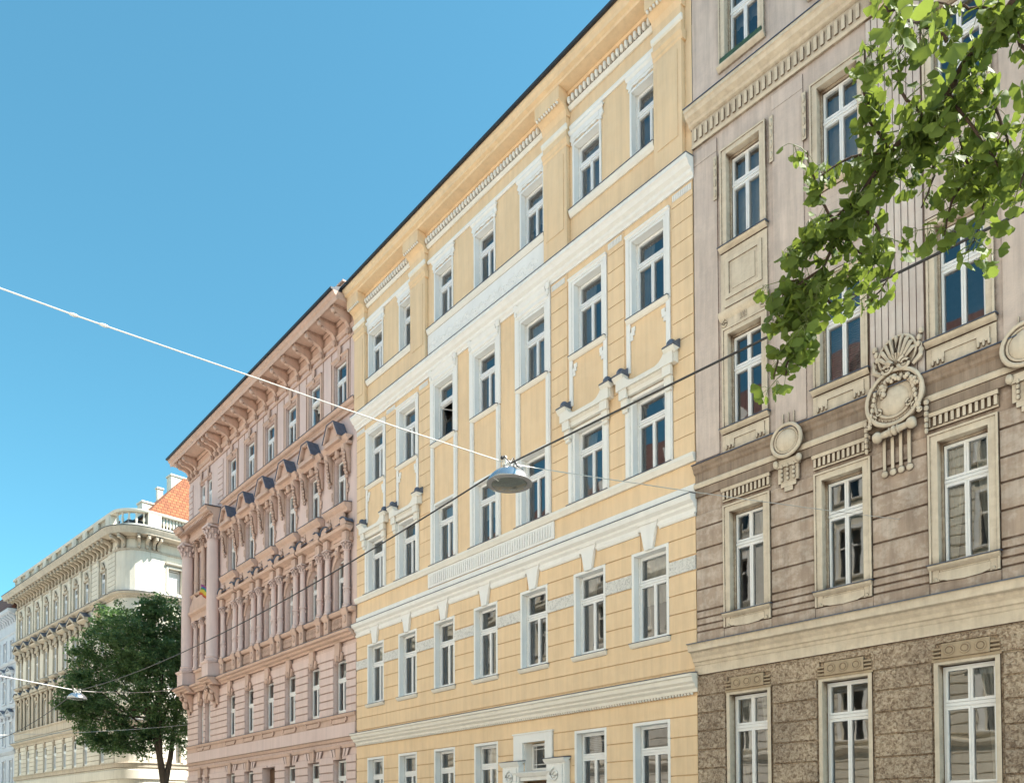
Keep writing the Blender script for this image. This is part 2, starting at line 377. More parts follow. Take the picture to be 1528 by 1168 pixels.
def window(bld, xc, z0, w, h, tz, kind='u1', old=False, curt=None, rnd=random, off=0):
    f, g1, g2 = window_mesh(w, h, tz, kind)
    o = put('window', f, bld, xc, off, z0); put('pane', g2 if old else g1, o)
    if kind == 'open':
        lo, hi, hw_ = .07, tz-.055, w/2-.05
        for sg, an in ((-1, 68), (1, -40)):
            m = M(); g = M(); B = .038; a_, b_ = (0, hw_) if sg < 0 else (-hw_, 0)
            m.box(a_, a_+B, -.04, 0, lo, hi); m.box(b_-B, b_, -.04, 0, lo, hi); m.box(a_+B, b_-B, -.04, 0, lo, lo+B+.01); m.box(a_+B, b_-B, -.04, 0, hi-B, hi)
            g.add([(a_+B,.02,lo+B),(b_-B,.02,lo+B),(b_-B,.02,hi-B),(a_+B,.02,hi-B)], [(0,1,2,3)])
            so = put('open_sash', m.mesh('open_sash', FRAME, 0), o, sg*hw_, -.31, 0, radians(an)); put('pane', g.mesh('pane', GLASS, 0), so)
    if curt is None: curt = rnd.choice([0, 1, 2, 3, 4, 5, 2, 4, 6, 6, 6, 6])
    if curt < 6: put('curtain', curtain_mesh(w, h, curt), o)
    return o
def shell(bld, W, z1, D=13, x0=0, mat=None, z0=0, roofmat=None, ridge=3.6, over=.6):
    """back, sides and pitched roof of the block behind the facade"""
    m = M()
    m.add([(x0,.4,z0),(x0,D,z0),(x0,D,z1),(x0,.4,z1)], [(0,1,2,3)]); m.add([(W,.4,z0),(W,D,z0),(W,D,z1),(W,.4,z1)], [(0,1,2,3)])
    m.add([(x0,D,z0),(W,D,z0),(W,D,z1),(x0,D,z1)], [(0,1,2,3)])
    m.add([(x0,0.02,z0),(x0,.4,z0),(x0,.4,z1),(x0,0.02,z1)], [(0,1,2,3)]); m.add([(W,0.02,z0),(W,.4,z0),(W,.4,z1),(W,0.02,z1)], [(0,1,2,3)])
    part('side_wall', m, mat, bld, smooth=0)
    r = M(); r.prof([(over, z1+.02), (over, z1+.08), (-D/2, z1+ridge), (-D, z1+.08), (-D, z1+.02)], x0+.01, W-.01)
    me = r.mesh('roof', roofmat or DARKM, 0); k = 1/sqrt(1+(ridge/(D/2))**2); uv_planar(me, (1,0,0), (0, k, 1-k)); put('roof', me, bld)
# ================================================================== YELLOW BUILDING
def yellow():
    W = 16.62; rnd = random.Random(3)
    b = thing('apartment_building', 'yellow apartment house with white window surrounds, between the pink and the brown house', 'building', (-28.755, 16, 0))
    ax = [1.475, 3.74, 6.055, 8.35, 10.685, 13.005, 15.175]; hw = .565
    side = (0, 1, 5, 6)
    ops = []
    R1 = [(c-hw, c+hw, 2.05, 4.16) for i, c in enumerate(ax) if i != 4]; door = (10.2, 11.2, 3.2, 4.05)
    R2 = [(c-hw, c+hw, 6.28, 8.58) for c in ax]; R3 = [(c-hw, c+hw, 10.64, 12.72) for c in ax]
    R4 = [(c-hw, c+hw, 14.86, 16.93) for c in ax]; R5 = [(c-hw+.04, c+hw-.04, 19.08, 20.92) for c in ax]
    doorhole = (10.05, 11.3, 0.3, 2.9)
    m = M(); wall(m, 0, W, 0, 22.9, R1+R2+R3+R4+R5+[door, doorhole])
    # courses of the two lower storeys
    obs = [(o[0]-.05, o[1]+.05, o[2]-.14, o[3]+.05) for o in R1]+[(9.75, 11.52, 2.5, 4.32), (9.35, 12.25, 2.4, 3.55), (9.8, 11.6, 0, 2.6)]
    rust(m, 0, W, [1.37, 1.84, 2.31, 2.78, 3.25, 3.72, 4.22, 4.70], obs)
    keys = [(c-.31, c+.31, 8.6, 9.4) for c in ax]
    obs = [(o[0]-.05, o[1]+.05, o[2]-.14, o[3]+.05) for o in R2]+keys
    rust(m, 0, W, [5.34, 5.82, 6.30, 6.77, 7.24, 7.73], obs); rust(m, 0, W, [8.13, 8.62, 9.06], obs)
    # grooved piers beside the outer windows of the upper floors
    zz = [10.62+.49*i for i in range(15)]; zz[-1] = 17.36
    for x0, x1 in ((.02, .68), (2.26, 2.94), (4.52, 5.22), (11.52, 12.18), (13.78, 14.36), (15.97, W-.01)): rust(m, x0, x1, zz, [], .022, .022)
    part('wall', m, Y_WALL, b, smooth=0)
    # white reveals + surrounds, one mesh per opening type, shared
    def surround(kind, z0, z1, a=hw, band=.05, proud=.035, lin=.32, extra=None):
        s = M(); h = z1-z0; e = .004
        s.box(-a+e, -a+.03, -lin, 0, 0, h); s.box(a-.03, a-e, -lin, 0, 0, h); s.box(-a+.03, a-.03, -lin, 0, h-.03, h-e); s.box(-a+.03, a-.03, -lin, 0, e, .03)
        s.box(-a-band, -a+.03, .001, proud, -.0, h+band); s.box(a-.03, a+band, .001, proud, 0, h+band); s.box(-a+.03, a-.03, .001, proud, h-.03, h+band)
        if extra: extra(s, h, a)
        return s.mesh('surround', Y_TRIM, 0)
    def step(s, h, a):   # stepped profile inside the reveal, as on the photo
        s.box(-a+.03, -a+.075, -lin_, -.16, .03, h-.03); s.box(a-.075, a-.03, -lin_, -.16, .03, h-.03)
    lin_ = .31
    s1 = surround('a', 2.05, 4.16); s2 = surround('a', 6.28, 8.58, extra=step)
    def sill_mesh(w, t=.09, d=.12, fl=True):
        s = M(); s.prof([(-.2, -t*1.5), (.03, -t*1.5), (d*.6, -t*1.2), (d, -t*.5), (d, -.02), (-.2, .0)], -w/2, w/2); f = M(); f.prof([(-.28, .004), (d+.015, -.016), (d+.015, -.004), (-.28, .022)], -w/2-.01, w/2+.01)
        return s.mesh('sill', Y_CREAM, 0), f.mesh('sill_flashing', SLATE, 0)
    sm = sill_mesh(1.32)
    def addwin(xc, z0, h, w, tz, smesh, sill=None, kind='u1', curt=None, old=False):
        o = window(b, xc, z0+.03, w-.06, h-.06, tz, kind, old, curt, rnd, .10)
        if smesh: put('surround', smesh, o, w=-.10, z=-.03)
        if sill: put('sill', sill[0], o, w=-.10, z=-.02); put('sill_flashing', sill[1], o, w=-.10, z=-.02)
        return o
    for o in R1: addwin((o[0]+o[1])/2, o[2], o[3]-o[2], 2*hw, 1.38, s1, sm, old=True)
    for o in R2: addwin((o[0]+o[1])/2, o[2], o[3]-o[2], 2*hw, 1.52, s2, sm, old=True)
    # row 3
    def sur3(s, h, a):
        step(s, h, a)
        for sg in (-1, 1):
            x0, x1 = sorted((sg*(a+.05), sg*(a+.215)))
            s.box(x0, x1, .001, .06, -.02, h+.12); s.box(*sorted((sg*(a+.075), sg*(a+.18))), .06, .075, .05, h+.05)
    s3 = surround('c', 10.64, 12.72, extra=sur3)
    for i, o in enumerate(R3): addwin(ax[i], o[2], 2.08, 2*hw, 1.40, s3, curt=[6, 6, 3, 4, 6, 3, 1][i])
    def sur4(s, h, a):
        step(s, h, a)
        for sg in (-1, 1): s.box(*sorted((sg*(a+.05), sg*(a+.17))), .001, .05, -.05, h+.19)
        s.box(-a-.05, a+.05, .001, .05, h+.05, h+.19); s.prof([(.05, h+.12), (.09, h+.15), (.09, h+.19), (.05, h+.19)], -a-.17, a+.17)
    s4 = surround('c', 14.86, 16.93, extra=sur4)
    s4s = sill_mesh(1.40)
    for i, o in enumerate(R4): addwin(ax[i], o[2], 2.07, 2*hw, 1.36, s4, s4s, kind='open' if i == 2 else 'u1', curt=[6, 5, 6, 6, 2, 3, 0][i])
    s5 = surround('e', 19.08, 20.92, a=hw-.04, band=.035, extra=step)
    for i, o in enumerate(R5): addwin(ax[i], o[2], 1.84, 2*hw-.08, 1.2, s5, curt=[6, 6, 2, 6, 4, 2, 3][i])
    # ---- hoods above row 3 (outer axes) with slate caps
    h = M()
    top = [(-.92, 13.22), (-.92, 13.05), (.92, 13.05), (.92, 13.42), (.70, 13.46), (.58, 13.34), (.50, 13.22), (.36, 13.14), (0, 13.12), (-.36, 13.14), (-.50, 13.2), (-.58, 13.30), (-.70, 13.44), (-.92, 13.42)]
    half = [(-.97, 13.02), (.97, 13.02), (.97, 13.34), (.72, 13.40), (.62, 13.26), (.52, 13.18), (.38, 13.14), (-.38, 13.14), (-.52, 13.18), (-.62, 13.26), (-.72, 13.40), (-.97, 13.34)]
    h.plate(half, .02, .20); h.plate([(x*.97, z-.03) for x, z in half], .2, .24)
    h.box(-.80, .80, .001, .14, 12.80, 13.02); h.prof([(.14, 12.93), (.20, 13.02), (.14, 13.02)], -.8, .8); h.prof([(.14, 12.84), (.17, 12.90), (.14, 12.90)], -.8, .8)
    for sg in (-1, 1):
        h.box(*sorted((sg*.60, sg*.86)), .14, .22, 12.74, 13.02); h.box(*sorted((sg*.62, sg*.83)), .06, .17, 12.50, 12.74); h.box(*sorted((sg*.64, sg*.80)), .06, .14, 12.40, 12.5)
        h.prof([(.2, 13.24), (.30, 13.34), (.30, 13.38), (0.02, 13.38)], *sorted((sg*.68, sg*1.02)))
    hood = h.mesh('hood', Y_CREAM, 0)
    c = M()
    for sg in (-1, 1):
        x0, x1 = sorted((sg*.67, sg*1.03)); c.prof([(0, 13.385), (.32, 13.385), (.28, 13.44), (.16, 13.53), (.06, 13.60), (0, 13.60)], x0, x1)
        c.ball(sg*.84, .14, 13.50, .13, .12, .12)
    cap = c.mesh('hood_flashing', SLATE)
    for i in side: o = put('hood', hood, b, ax[i]); put('hood_flashing', cap, o)
    # strips between rows 3 and 4
    v = M()
    for sg in (-1, 1): v.box(*sorted((sg*.60, sg*.73)), .001, .045, 13.45, 14.80)
    for sg in (-1, 1): v.box(*sorted((sg*.44, sg*.56)), .001, .03, 14.50, 14.62); v.box(*sorted((sg*.46, sg*.60)), .001, .035, 14.40, 14.50); v.box(*sorted((sg*.51, sg*.60)), .001, .03, 14.28, 14.40)
    each('apron_strip', v, Y_TRIM, b, [ax[i] for i in side], 0)
    v = M()
    for sg in (-1, 1): v.box(*sorted((sg*.60, sg*.78)), .001, .055, 12.8, 14.80); v.box(*sorted((sg*.64, sg*.74)), .055, .07, 12.8, 14.8)
    each('linking_strip', v, Y_TRIM, b, [ax[i] for i in (2, 3, 4)], 0)
    v = M(); v.box(-.74, .74, .001, .07, 17.12, 17.42); v.prof([(.07, 17.2), (.12, 17.26), (.12, 17.30), (.16, 17.38), (.07, 17.38)], -.66, .66)
    for sg in (-1, 1):
        v.box(*sorted((sg*.60, sg*.80)), .001, .055, 14.84, 17.44)
        v.scroll(sg*.72, 17.50, .12, .035, .09, 1.3, -sg); v.ball(sg*.72, .08, 17.40, .10, .06, .12); v.ball(sg*.72, .08, 17.22, .06, .05, .10)
    tm = v.mesh('scrolled_window_head', Y_TRIM)
    for i in (2, 3, 4): put('scrolled_window_head', tm, b, ax[i])
    # ---- keystones row 2
    k = M(); k.plate([(-.13, 8.60), (.13, 8.60), (.24, 9.10), (.30, 9.24), (.30, 9.36), (-.30, 9.36), (-.30, 9.24), (-.24, 9.10)], .001, .10); k.box(-.33, .33, .001, .125, 9.26, 9.36)
    km = k.mesh('keystone', Y_TRIM, 0)
    for c_ in ax: put('keystone', km, b, c_)
    # ---- horizontal members
    def band(name, pts, x0=0, x1=W, mat=Y_TRIM, m0=0, m1=0): m = M(); m.prof(pts, x0, x1, m0, m1); return part(name, m, mat, b, smooth=0)
    o = band('cornice', [(.001, 4.78), (.06, 4.78), (.08, 4.86), (.16, 4.92), (.17, 4.97), (.24, 5.02), (.27, 5.12), (.32, 5.14), (.32, 5.20), (.001, 5.24)], -.05, W+.03, Y_CREAM)
    band('flashing', [(.001, 5.245), (.335, 5.205), (.335, 5.22), (.001, 5.27)], -.06, W+.04, SLATE); 
    for ch in list(b.children):
        if ch.name.startswith('flashing'): ch.parent = o
    d = M(); x = .05
    while x < W-.05: d.ball(x, .06, 4.745, .035, .05, .035, 6, 4); x += .095
    part('bead_moulding', d, Y_CREAM, b)
    o = band('cornice', [(.001, 9.14), (.05, 9.14), (.06, 9.24), (.13, 9.30), (.14, 9.36), (.24, 9.42), (.27, 9.50), (.27, 9.55), (.001, 9.59)], -.02, W+.02)
    m = M(); m.prof([(.001, 9.595), (.285, 9.555), (.285, 9.57), (.001, 9.615)], -.03, W+.03); part('flashing', m, SLATE, o)
    m = M()
    xs = [0]+[v for c_ in ax for v in (c_-.34, c_+.34)]+[W]
    for i in range(0, len(xs), 2): m.prof([(.001, 9.05), (.06, 9.05), (.09, 9.10), (.09, 9.138), (.001, 9.138)], xs[i], xs[i+1])
    part('string_moulding', m, Y_TRIM, b, smooth=0)
    band('plinth_band', [(.001, 9.62), (.05, 9.62), (.05, 9.84), (.001, 9.86)])
    m = M(); m.prof([(.001, 10.40), (.07, 10.40), (.10, 10.46), (.14, 10.52), (.14, 10.60), (.001, 10.62)], -.01, W+.01)
    o = part('sill_band', m, Y_CREAM, b, smooth=0)
    m = M()
    for c_ in ax: m.prof([(-.2, 10.655), (.155, 10.605), (.155, 10.62), (-.2, 10.675)], c_-.80, c_+.80)
    part('flashing', m, SLATE, o, smooth=0)
    f = M(); f.box(5.1, 11.6, .001, .05, 9.88, 10.39); x = 5.2
    while x < 11.5: f.box(x, x+.055, .05, .075, 9.96, 10.30); f.ball(x+.028, .05, 10.30, .05, .03, .05, 6, 4); x += .115
    part('fluted_panel', f, Y_TRIM, b)
    m = M()
    for c0, c1 in zip([0]+[c_+hw+.05 for c_ in ax], [c_-hw-.05 for c_ in ax]+[W]): m.box(c0+.002, c1-.002, .001, .045, 7.76, 8.10)
    part('relief_band', m, Y_RELIEF, b, smooth=0)
    # ---- upper cornice z 17.4..17.9
    o = band('cornice', [(.001, 17.38), (.05, 17.38), (.06, 17.46), (.12, 17.50), (.13, 17.58), (.22, 17.63), (.27, 17.72), (.32, 17.76), (.32, 17.86), (.001, 17.90)], -.02, W+.04)
    m = M(); m.prof([(.001, 17.905), (.335, 17.865), (.335, 17.88), (.001, 17.925)], -.03, W+.05); part('flashing', m, SLATE, o, smooth=0)
    m = M()
    for x0, x1 in ((.75, 4.15), (11.3, 12.3), (14.4, W)): m.prof([(.32, 17.60), (.36, 17.66), (.38, 17.80), (.38, 17.87), (.32, 17.87)], x0, x1)
    m = M()
    for x0, x1 in ((.86, 4.08), (5.12, 11.28), (12.36, 15.47)):
        m.prof([(.001, 18.86), (.05, 18.86), (.10, 18.94), (.12, 19.0), (.12, 19.05), (-.2, 19.075), (-.2, 19.0)], x0, x1)
    o = part('sill_band', m, Y_CREAM, b, smooth=0)
    m = M()
    for x0, x1 in ((.86, 4.08), (5.12, 11.28), (12.36, 15.47)): m.prof([(-.25, 19.085), (.135, 19.055), (.135, 19.068), (-.25, 19.105)], x0, x1)
    part('flashing', m, SLATE, o, smooth=0)
    m = M(); m.box(5.12, 11.28, .001, .05, 17.95, 18.84); part('relief_frieze', m, Y_TRIM, b, smooth=0)
    r = M(); x = 5.35; rr = random.Random(5)
    while x < 11.1:
        r.scroll(x, 18.40, .12, .018, .045, 1.4, 1); r.scroll(x+.26, 18.38, .12, .018, .045, 1.4, -1, -pi/2)
        for k_ in range(4): r.ball(x+.13+rr.uniform(-.1, .1), .05, 18.4+rr.uniform(-.18, .18), .055, .018, .045, 6, 4)
        x += .48
    part('leaf_relief', r, Y_TRIM, b)
    # ---- pilasters of the top floor
    for x0, x1 in ((.0, .81), (4.13, 5.07), (11.33, 12.31), (15.52, 16.41)):
        m = M(); m.box(x0, x1, .001, .14, 17.93, 21.05)
        m.prof([(.14, 20.98), (.17, 21.02), (.17, 21.08), (.22, 21.16), (.22, 21.22), (.001, 21.22), (.001, 20.98)], x0-.0, x1+.05)
        m.box(x0, x1, .001, .15, 21.22, 21.84); m.box(x0+.12, x1-.12, .14, .155, 18.6, 20.8)
        o = part('pilaster', m, Y_WALL, b, smooth=0)
        m = M(); m.prof([(.15, 21.42), (.19, 21.45), (.21, 21.52), (.21, 21.56), (.15, 21.56)], x0-.03, x1+.06); part('cap_moulding', m, Y_CREAM, o, smooth=0)
        m = M(); m.prof([(.001, 21.84), (.15, 21.84), (.20, 22.0), (.34, 22.10), (.46, 22.14), (.46, 22.52), (.001, 22.52)], x0-.01, x1+.03); part('bracket', m, Y_WALL, o, smooth=0)
        m = M(); x = x0+.06
        while x < x1: m.ball(x, .42, 22.11, .045, .05, .05, 6, 4); x += .105
        part('bead_moulding', m, Y_CREAM, o)
    xs = [(.86, 4.08), (5.12, 11.28), (12.36, 15.47)]
    m = M()
    for x0, x1 in xs: m.prof([(.001, 21.42), (.04, 21.42), (.07, 21.47), (.07, 21.52), (.001, 21.53)], x0, x1)
    part('string_moulding', m, Y_TRIM, b, smooth=0)
    for x0, x1 in xs:
        m = M(); m.prof([(.001, 21.98), (.05, 21.98), (.10, 22.04), (.12, 22.07), (.001, 22.08)], x0, x1); x = x0+.08
        while x < x1-.05:
            m.ball(x, .13, 22.19, .062, .085, .11, 7, 5); m.box(x+.07, x+.085, .02, .12, 22.09, 22.30); x += .155
        part('egg_moulding', m, Y_CREAM, b)
    # lambrequin hoods row 5
    h = M(); pts = [(-.62, 21.20), (-.62, 21.32), (.62, 21.32), (.62, 21.20), (.66, 21.10), (.58, 21.02), (.60, 20.94), (.50, 20.96), (.42, 21.03), (.30, 20.99), (.2, 21.03), (0, 20.98), (-.2, 21.03), (-.30, 20.99), (-.42, 21.03), (-.50, 20.96), (-.60, 20.94), (-.58, 21.02), (-.66, 21.10)]
    h.plate(pts, .001, .05); h.prof([(.05, 21.24), (.10, 21.30), (.10, 21.36), (.001, 21.36)], -.66, .66); h.box(-.50, .50, .05, .062, 21.08, 21.22)
    hm = h.mesh('window_head', Y_TRIM, 0)
    for c_ in ax: put('window_head', hm, b, c_)
    # eaves
    m = M(); m.prof([(.001, 22.42), (.10, 22.42), (.12, 22.50), (.46, 22.53), (.48, 22.60), (.58, 22.64), (.60, 22.72), (.66, 22.80), (.66, 22.88), (-.3, 22.9), (-.3, 22.85), (.001, 22.85)], -.28, W-.02)
    o = part('eaves_cornice', m, Y_WALL, b, smooth=0)
    m = M(); m.prof([(.60, 22.885), (.74, 22.885), (.76, 22.95), (.74, 22.97), (.3, 22.98), (.3, 22.91)], -.32, W-.01); part('gutter', m, DARKM, o, smooth=0)
    # labels blocks, panels left/right of row 4 head
    m = M()
    for x0, x1 in ((.05, .62), (2.3, 2.9), (4.55, 5.1), (11.55, 12.1), (13.8, 14.3), (16.0, 16.58)):
        m.box(x0, x1, .022, .036, 17.14, 17.30); x = x0+.02
        while x < x1-.03: m.box(x, x+.03, .036, .05, 17.15, 17.29); x += .055
    part('fluted_block', m, Y_TRIM, b, smooth=0)
    # ---- small window over the door with its white stepped head
    cx = 10.7
    m = M(); m.box(9.78, 10.2, .001, .09, 3.45, 4.30); m.box(11.2, 11.50, .001, .09, 3.45, 4.30); m.box(10.2, 11.2, .001, .09, 4.05, 4.30)
    m.box(9.74, 11.54, .001, .11, 4.30, 4.34); m.box(10.2, 10.23, -.3, 0, 3.2, 4.05); m.box(11.17, 11.2, -.3, 0, 3.2, 4.05)
    m.prof([(.001, 3.02), (.20, 3.02), (.26, 3.10), (.28, 3.14), (.001, 3.2)], 9.9, 11.6)
    for x0 in (9.42, 11.42):
        m.box(x0, x0+.75, .001, .22, 2.60, 3.42); m.prof([(.22, 3.34), (.30, 3.42), (.32, 3.48), (.001, 3.50)], x0-.06, x0+.81)
        m.box(x0+.08, x0+.67, .22, .25, 2.62, 3.30); m.scroll(x0+.37, 3.02, .20, .035, .27, 1.8)
    m.box(10.17, 11.42, .001, .16, 2.9, 3.02)
    o = part('door_surround', m, Y_TRIM, b)
    m = M()
    for x0 in (9.42, 11.42): m.prof([(.001, 3.505), (.34, 3.485), (.34, 3.50), (.001, 3.53)], x0-.08, x0+.83)
    part('flashing', m, SLATE, o, smooth=0)
    g = M(); fr = M(); x0, x1, z0, z1 = 10.23, 11.17, 3.23, 4.02
    fr.box(x0, x0+.06, -.36, -.28, z0, z1); fr.box(x1-.06, x1, -.36, -.28, z0, z1); fr.box(x0+.06, x1-.06, -.36, -.28, z0, z0+.06); fr.box(x0+.06, x1-.06, -.36, -.28, z1-.06, z1)
    for q in (.14, .80): fr.box(x0+q, x0+q+.02, -.34, -.3, z0+.06, z1-.06)
    for q in (.16, .62): fr.box(x0+.06, x1-.06, -.345, -.295, z0+q, z0+q+.02)
    o = part('transom_window', fr, FRAME, b, smooth=0); g.add([(x0+.06, .33, z0+.06), (x1-.06, .33, z0+.06), (x1-.06, .33, z1-.06), (x0+.06, .33, z1-.06)], [(0,1,2,3)]); part('pane', g, GLASSW, o)
    m = M(); m.box(10.06, 11.29, -.3, -.24, .31, 2.89); m.box(10.15, 10.62, -.24, -.22, .5, 1.4); m.box(10.15, 10.62, -.24, -.22, 1.5, 2.7); m.box(10.73, 11.2, -.24, -.22, .5, 1.4); m.box(10.73, 11.2, -.24, -.22, 1.5, 2.7)
    part('door', m, WOOD, b, smooth=0)
    sky_interior(b, W, 0, 22.4, [5.0, 9.5, 13.6, 17.9, 21.7])
    shell(b, W, 22.9, mat=Y_WALL, over=.7)
    return b
# ================================================================== GROUND
def ground():
    asph = plaster('asphalt', (.16,.155,.15), var=.2, dirt_shade=.3, streak=0, bump=.6, bscale=90, ao=0); pave = plaster('paving', (.44,.42,.39), var=.15, dirt_shade=.3, streak=0, bump=.3, ao=0)
    earth = plaster('far ground', (.24,.23,.21), var=.2, dirt_shade=.3, streak=0, ao=0); kerbm = plaster('granite kerb', (.42,.41,.40), ao=0)
    def sheet(name, x0, x1, y0, y1, z, mat): m = M(); m.add([(x0,y0,z),(x1,y0,z),(x1,y1,z),(x0,y1,z)], [(0,1,2,3)]); return struct(name, m.mesh(name, mat, 0))
    sheet('ground', -2500, 2500, -2500, 2500, -.14, earth)
    sheet('road', -400, 300, 3.1, 12.4, -.136, asph); sheet('side_road', -59.5, -49.8, 12.4, 300, -.132, asph)
    for n, x0, x1, y0, y1 in (('pavement', -400, 300, -4, 3.0), ('pavement', -48.5, 120, 12.5, 16.6), ('pavement', -400, -61, 11.0, 14.9)):
        m = M(); m.box(x0, x1, -y1, -y0, -.14, 0); struct(n, m.mesh(n, pave, 0))
        k = y1 if y0 < 0 else y0-.12
        m = M(); m.box(x0, x1, -(k+.13), -k-.001, -.14, .004); struct('kerb', m.mesh('kerb', kerbm, 0))
    m = M(); x = -120
    while x < 60: m.box(x, x+3, -7.85, -7.73, -.134, -.130); x += 9
    struct('lane_marking', m.mesh('lane_marking', plain('road paint', (.75,.75,.72), .7), 0))
# ================================================================== OPPOSITE SIDE (seen in the window panes)
def opposite():
    rnd = random.Random(11)
    specs = [(26, 24, 20.6, OPP_B, 'pale plaster', 8), (2, 21, 19.8, OPP_A, 'stone block', 7), (-19, 20, 20.8, OPP_B, 'cream banded', 7), (-39, 24, 19.6, OPP_A, 'sandstone', 8), (-63, 30, 21, OPP_B, 'light grey banded', 9)]
    for xr, W, H, mat, nm, n in specs:
        b = thing('apartment_building', '%s house across the street, with red tiled roof' % nm, 'building', (xr, -4, 0), 180, 'houses across the street')
        ax = [W/n*(i+.5) for i in range(n)]; rows = [(1.0, 3.2), (5.4, 7.7), (9.2, 11.5), (13.0, 15.2), (16.6, 18.4)]
        m = M(); wall(m, 0, W, 0, H, [(c-.55, c+.55, a, q) for c in ax for a, q in rows])
        rust(m, 0, W, [.3+.42*i for i in range(12)], [(c-.65, c+.65, a-.1, q+.1) for c in ax for a, q in rows[:1]], .05, .05)
        rust(m, 0, W, [5.3+.42*i for i in range(9 if mat is OPP_B else 35)], [(c-.75, c+.75, a-.15, q+.6) for c in ax for a, q in rows[1:]], .06, .06, True)
        for z in (5.0, 8.7, 12.4, 16.1): m.prof([(.001, z-.2), (.08, z-.15), (.25, z), (.25, z+.1), (.001, z+.14)], 0, W)
        part('wall', m, mat, b, smooth=0)
        m = M(); g = M()
        for c in ax:
            for j, (a, q) in enumerate(rows):
                m.box(c-.72, c-.55, -.02, .07, a, q+.15); m.box(c+.55, c+.72, -.02, .07, a, q+.15); m.box(c-.55, c+.55, -.02, .07, q, q+.15); m.prof([(.001, a-.1), (.16, a-.04), (.16, a), (.001, a+.02)], c-.8, c+.8)
                if j in (1, 2): m.prof([(.001, q+.3), (.12, q+.3), (.3, q+.45), (.3, q+.52), (.001, q+.6)], c-.85, c+.85)
                m.box(c-.03, c+.03, -.3, -.22, a, q); m.box(c-.55, c+.55, -.3, -.22, a+1.4, a+1.48)
        part('window_trim', m, OPP_T, b, smooth=0)
        for c in ax:
            for a, q in rows: g.add([(c-.55,.3,a),(c+.55,.3,a),(c+.55,.3,q),(c-.55,.3,q)], [(0,1,2,3)])
        part('pane', g, BLACKG, b, smooth=0)
        m = M(); m.prof([(.001, H-.8), (.15, H-.7), (.3, H-.35), (.7, H-.2), (.8, H-.05), (.8, H+.02), (.001, H+.05)], 0, W); part('cornice', m, OPP_T, b, smooth=0)
        shell(b, W, H+.06, 12, 0, mat, roofmat=REDT, ridge=6.5, over=.75)
        m = M(); 
        for i in range(2, n, 2): m.box(W/n*i-.6, W/n*i+.6, -4.5, -1.6, H+1, H+3.2)
        part('dormer', m, OPP_T, b, smooth=0)
